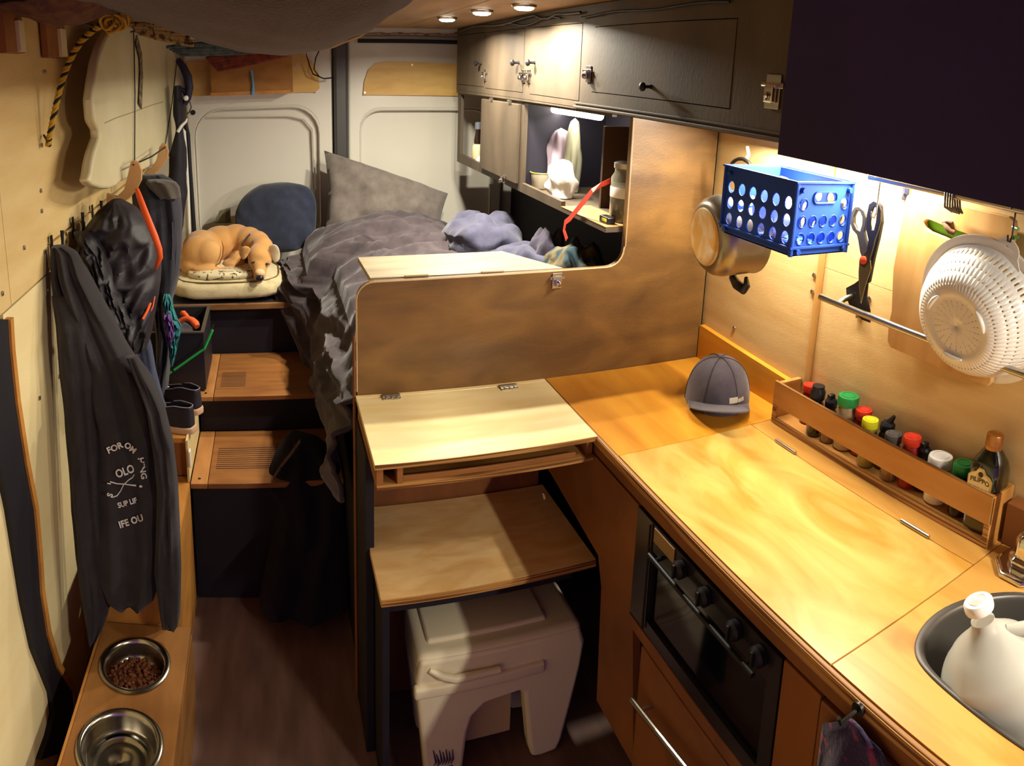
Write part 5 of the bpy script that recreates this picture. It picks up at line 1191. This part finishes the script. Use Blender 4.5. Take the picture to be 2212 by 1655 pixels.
strip(((300,72),(280,52)), ((418,98),(395,52)), 7, 2.12, 2.08, .0085, mat('khaki_stripe','#9A8456',.9,col2='#4A3A28',nscale=70,mix=(.5,.6),bump=.4), 'khaki_fold')
obj('backing', B().sheet(lambda u, v: Vector((lerp(-.40,.25,u), lerp(2.16,2.45,v), 1.850-.020*math.sin(PI*u)+lerp(-.005,.03,v))), 20, 12), mat('khaki_plain','#8A7850',.9), bk, smooth=60, mods=(('SOLIDIFY', dict(thickness=.004)),))
# dark gear hanging in the far left corner
tg = thing('hanging_gear', 'black folded gear with white tips hanging in the corner beyond the long board', 'gear', (-.3,2.9,1.3))
def pxs(lst, Y_): return [P(x, y, Y=Y_) for x, y in lst]
obj('curved_frame', B().tube(pxs([(384,128),(396,145),(405,165),(409,190),(405,212),(398,225)], 3.0), [.012,.016,.018,.018,.016,.012], 10).tube(pxs([(384,190),(398,196),(404,208)], 3.0), .010, 8), mat('gear_navy','#1D1630',.6), tg, smooth=60)
obj('dark_folds', B().sheet(lambda u, v: (lambda c, r: c + Vector((r*math.cos(2*PI*u)*(1+.2*nz(u*6,v*9,1)), .05*math.sin(2*PI*u), 0)))(P(interp([(0,384),(.25,388),(.5,386),(.75,378),(1,366)], v)[0], lerp(185, 500, v), Y=3.0), interp([(0,.014),(.2,.024),(.3,.014),(.45,.034),(.8,.050),(1,.055)], v)[0]), 30, 60, True), mat('gear_black','#1A1620',.7,bump=.5,bscale=30), tg, smooth=50)
obj('white_tip', B().sph(P(402,212,Y=2.94), (.011,.008,.011), 10), whitep, tg, smooth=60)
obj('white_tip', B().tube(pxs([(384,285),(392,272),(402,262),(404,256)], 2.95), [.007,.007,.005,.003], 8), whitep, tg, smooth=60)
obj('cable_loop', B().tube(pxs([(404,212),(411,222),(413,232),(409,242),(404,246)], 2.94), .0025, 6), blackp, tg, smooth=60)
pl = thing('curtain_pole', 'white and black upright pole at the hinge side of the left rear door', 'pole', P(410,480,Y=3.30))
obj('white_rod', B().tube(pxs([(389,282),(392,276),(398,284),(402,340),(406,410),(409,492)], 3.32) + [Vector((P(409,492,Y=3.32).x, 3.32, .797))], .008, 8), whitep, pl, smooth=60)
obj('black_edge', B().tube(pxs([(400,268),(406,290),(410,360),(415,430),(419,490)], 3.34) + [Vector((P(419,490,Y=3.34).x, 3.34, .797))], .010, 8), rubber, pl, smooth=60)

# ------------------------------------------------------------------ clothes on the step, dog bowls, stool, towel
bg = thing('dark_clothes_pile', 'black clothes bundle with a faint striped sleeve lying on the lower step', 'clothes', (.08,2.05,0))
class Heap2(Garment):
    def fold(g, s_, py): return .02*nz(s_*3, py*.015, 2)+.012*math.sin(s_*6+py*.01)
g6 = Heap2([(938,628,648),(952,612,690),(985,592,722),(1030,574,742),(1080,600,748),(1150,590,752),(1220,575,754),(1290,560,755),(1322,575,745)], 2.20, 1.96, .075)
obj('body', g6.mesh(60, 60), fabric('near_black_cloth','#120E18','#17121E', rough=1, sheen=0), bg, smooth=60)
b = B(); ribbon(b, [g6.on(648,952,.004),g6.on(628,980,.005),g6.on(606,1008,.005),g6.on(590,1032,.004)], .030, th=-.002)
obj('striped_sleeve', b, mat('dim_stripe','#5A3A32',.9,col2='#241A24',scale=(60,60,6),nscale=1.5,mix=(.45,.55),detail=1), bg)
bw = thing('bowl_stand', 'wooden dog bowl stand with two round holes beside the left wall', 'stand', (-.37,1.35,0))
sw = mat('stand_wood','#A26F38',.5,col2='#7F5226',scale=(5,1.5,5),nscale=3,mix=(.3,.75),dist=.7,coat=.1)
C1, C2 = P(291,1437,Z=.27), P(258,1614,Z=.27)
SX0, SX1 = -.487, -.250
obj('top_board', B().prism([[(SX0,.95),(SX1+.006,.95),(SX1,1.655),(SX0+.002,1.655)], circ(C1.x,C1.y,.083,32), circ(C2.x,C2.y,.090,32)], 'Z', .252, .270), sw, bw)
for x0, x1 in ((SX0+.0005,SX0+.015),(SX1-.012,SX1+.0025)): obj('side_board', B().box(x0, x1, .95, 1.650, .0, .2515), sw, bw)
obj('end_board', B().box(SX0+.016, SX1-.013, 1.636, 1.650, .0, .2515), sw, bw)
obj('wall_side_edge', B().box(SX0-.006, SX0, .95, 1.655, .245, .274, .001), bench_wood, bw)
def bowl(c, r, label, deep=.05):
    t = thing('dog_bowl', label, 'bowl', (c.x, c.y, .215), 'steel dog bowls')
    o_ = Vector((c.x, c.y, .2705))
    pr = [(r+.008,.0005),(r+.009,.003),(r+.004,.006),(r-.002,.004),(r-.006,-.004),(r*.90,-.030),(r*.80,-deep+.006),(r*.62,-deep),(r*.60,-deep-.001),(r*.585,-deep+.002),(.001,-deep+.0015)]
    obj('shell', B().lathe(pr, o_, n=48, cap=False), mat('bowl_steel','#A8A193',.22,1), t, smooth=50, mods=(('SOLIDIFY', dict(thickness=.0012, offset=1)),))
    return t, o_
t1, o1_ = bowl(C1, .080, 'far steel dog bowl, half full of brown kibble')
t2, o2_ = bowl(C2, .087, 'near steel dog bowl holding clear water')
obj('water', B().lathe([(.001,-.0462),(.064,-.0462),(.066,-.034),(.068,-.0335),(.001,-.0335)], o2_, n=40), mat('water','#F4F4F0',.02,trans=1,ior=1.33), t2, smooth=40)
obj('bowl_mark', join_bm([text_bm('90', .024, lambda u, v, w: o2_+Vector((.004-v, .006+u, -.0480+w)), depth=.0003, bold=.0003)]), mat('engraved','#E4E0D2',.4,.5), t2)
kb_m = mat('kibble','#7A4424',.8,col2='#5C2F18',nscale=60,bump=.3,bscale=300)
b = B(); rnd = random.Random(4)
for k in range(210):
    a, rr = rnd.uniform(0, 2*PI), math.sqrt(rnd.random())*.066
    g = bmesh.ops.create_icosphere(b.bm, subdivisions=1, radius=.0062*rnd.uniform(.8,1.15))['verts']
    hgt = .018*(1-(rr/.07)**2)+rnd.uniform(0,.006)
    T_ = Matrix.Translation(o1_+Vector((rr*math.cos(a)-.003, rr*math.sin(a)-.006, -.044+hgt))) @ Matrix.Rotation(rnd.uniform(0,3), 4, Vector((rnd.random(),rnd.random(),1)).normalized()) @ Matrix.Diagonal((1,.85,.6,1))
    bmesh.ops.transform(b.bm, matrix=T_, verts=g)
b.sph(o1_+Vector((-.003,-.006,-.044)), (.066,.064,.014), 20)
kbo = obj('kibble', b, kb_m, smooth=50, kind='stuff'); tag(kbo, 'brown dry dog food filling the far steel bowl', 'dog food')
# white plastic step stool
sl_ = thing('plastic_stool', 'off-white plastic stool with moulded lid and broad legs under the plywood seat', 'stool', (.5,1.5,0))
spm = mat('ivory_plastic','#E9DDBC',.45,coat=.1)
sx0, sx1, sy0, sy1 = .300, .722, 1.405, 1.600
fr = [(sx0+.010,.355),(sx0,.300),(sx0+.004,.235),(.318,.10),(.326,.010),(.345,-.0+.002),(.408,.002),(.418,.02),(.428,.13),(.440,.175),(.470,.203),(.520,.212),(.555,.216),(.572,.205),(.590,.05),(.600,.006),(.625,.002),(.668,.004),(.680,.03),(.705,.15),(.722,.24),(.730,.31),(.715,.352)]
obj('front_shell', B().prism(fr, 'Y', sy0, sy0+.045), spm, sl_, smooth=40, mods=(('BEVEL', dict(width=.010, segments=3, limit_method='ANGLE', angle_limit=.6)),))
obj('rear_shell', B().prism([(a*.96+.02, b_ if b_ > .24 else b_*.98+.0) for a, b_ in fr if True], 'Y', sy1-.045, sy1), spm, sl_, smooth=40, mods=(('BEVEL', dict(width=.008, segments=3, limit_method='ANGLE', angle_limit=.6)),))
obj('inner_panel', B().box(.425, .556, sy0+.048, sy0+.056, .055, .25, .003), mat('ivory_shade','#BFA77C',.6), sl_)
obj('seat_top', B().box(sx0+.004, sx1+.002, sy0+.002, sy1-.002, .255, .362, .022, seg=4), spm, sl_, smooth=50)
obj('lid_panel', B().box(sx0+.035, .640, sy0+.045, sy1-.02, .355, .372, .008, seg=3), spm, sl_, smooth=50)
obj('lid_lip', B().box(sx0-.006, .62, sy0-.012, sy0+.012, .262, .292, .007, seg=3), spm, sl_, smooth=50)
obj('grip', B().tube([(sx0+.03,sy0-.004,.335),(sx0+.06,sy0-.010,.318),(sx0+.09,sy0-.012,.306),(.50,sy0-.012,.306)], [.006,.009,.010,.008], 10), spm, sl_, smooth=60)
b = B(); rnd = random.Random(2)
for k in range(7):
    b.tube([Vector((.345+.007*k, sy0-.0012, .050+rnd.uniform(0,.012))), Vector((.350+.007*k, sy0-.0012, .068)), Vector((.342+.008*k, sy0-.0012, .090+rnd.uniform(0,.016)))], [.0012,.0028,.001], 5)
for k in range(3): b.box(.345,.392,sy0-.0014,sy0-.0002,.030+.008*k,.034+.008*k)
obj('dark_print', b, mat('stool_print','#4A3F52',.6), sl_)
# towel hanging on the sink cabinet
tw = thing('towel', 'dark purple towel with magenta flecks hanging on the cabinet below the sink', 'towel', (.66,.45,.5))
def twf(u, v):
    y = lerp(.30, .60, u); pk = 1-abs(u-.62)/.62
    ztop = .876 - .85*max(0, y-.545) - .30*max(0, .52-y)
    z = lerp(ztop, .20, v)
    return Vector((.682 - .016*math.sin(u*17+v*1.4)*min(1, v*3+.2) - .022*v - .006*nz(u*8, v*8, 1), y + .04*(1-v)*(.55-u), z))
obj('cloth', B().sheet(twf, 60, 50), mat('towel_print','#25143A',.95,col2='#7A2450',nscale=34,mix=(.60,.68),detail=2,bump=.4,bscale=200,sheen=.3), tw, smooth=60, mods=(('SOLIDIFY', dict(thickness=.006, offset=1)),))
hp = twf(.80, 0)
hk2 = thing('towel_hook', 'small dark hook holding the purple towel', 'hook', hp+Vector((0,0,.01)))
obj('hook', B().tube([(.697,hp.y,hp.z+.012),(.660,hp.y,hp.z+.010),(.655,hp.y,hp.z+.022)], .003, 6).cyl((.6975,hp.y,hp.z+.012),(.692,hp.y,hp.z+.012),.010,n=12), dkmetal, hk2, smooth=60)
# box with blue strap on the left door's wooden oval
sbx = thing('small_shelf_box', 'small orange-brown plywood box fixed on the left rear door panel', 'box', (-.08,3.40,1.61))
obxm = mat('box_orange_ply','#A9742E',.55,col2='#8E5C20',scale=(3,6,6),nscale=3)
obj('front_board', B().box(-.262, .112, 3.352, 3.362, 1.618, 1.775, .001), obxm, sbx)
obj('bottom_board', B().box(-.262, .112, 3.363, 3.434, 1.618, 1.628), obxm, sbx)
obj('end_board', B().box(-.262, -.254, 3.363, 3.434, 1.629, 1.775), obxm, sbx); obj('end_board', B().box(.104, .112, 3.363, 3.434, 1.629, 1.775), obxm, sbx)
obj('lower_trim', B().box(-.266, .100, 3.347, 3.3515, 1.612, 1.628, .001), bench_wood, sbx)
tag(obj('blue_tie', B().tube([P(543,152,Y=3.345),P(545,165,Y=3.343),P(547,185,Y=3.343),P(546,205,Y=3.345)], [.007,.006,.006,.010], 8), mat('tie_blue','#6A93B4',.7)), 'pale blue tie hanging over the small box on the left rear door', 'tie')
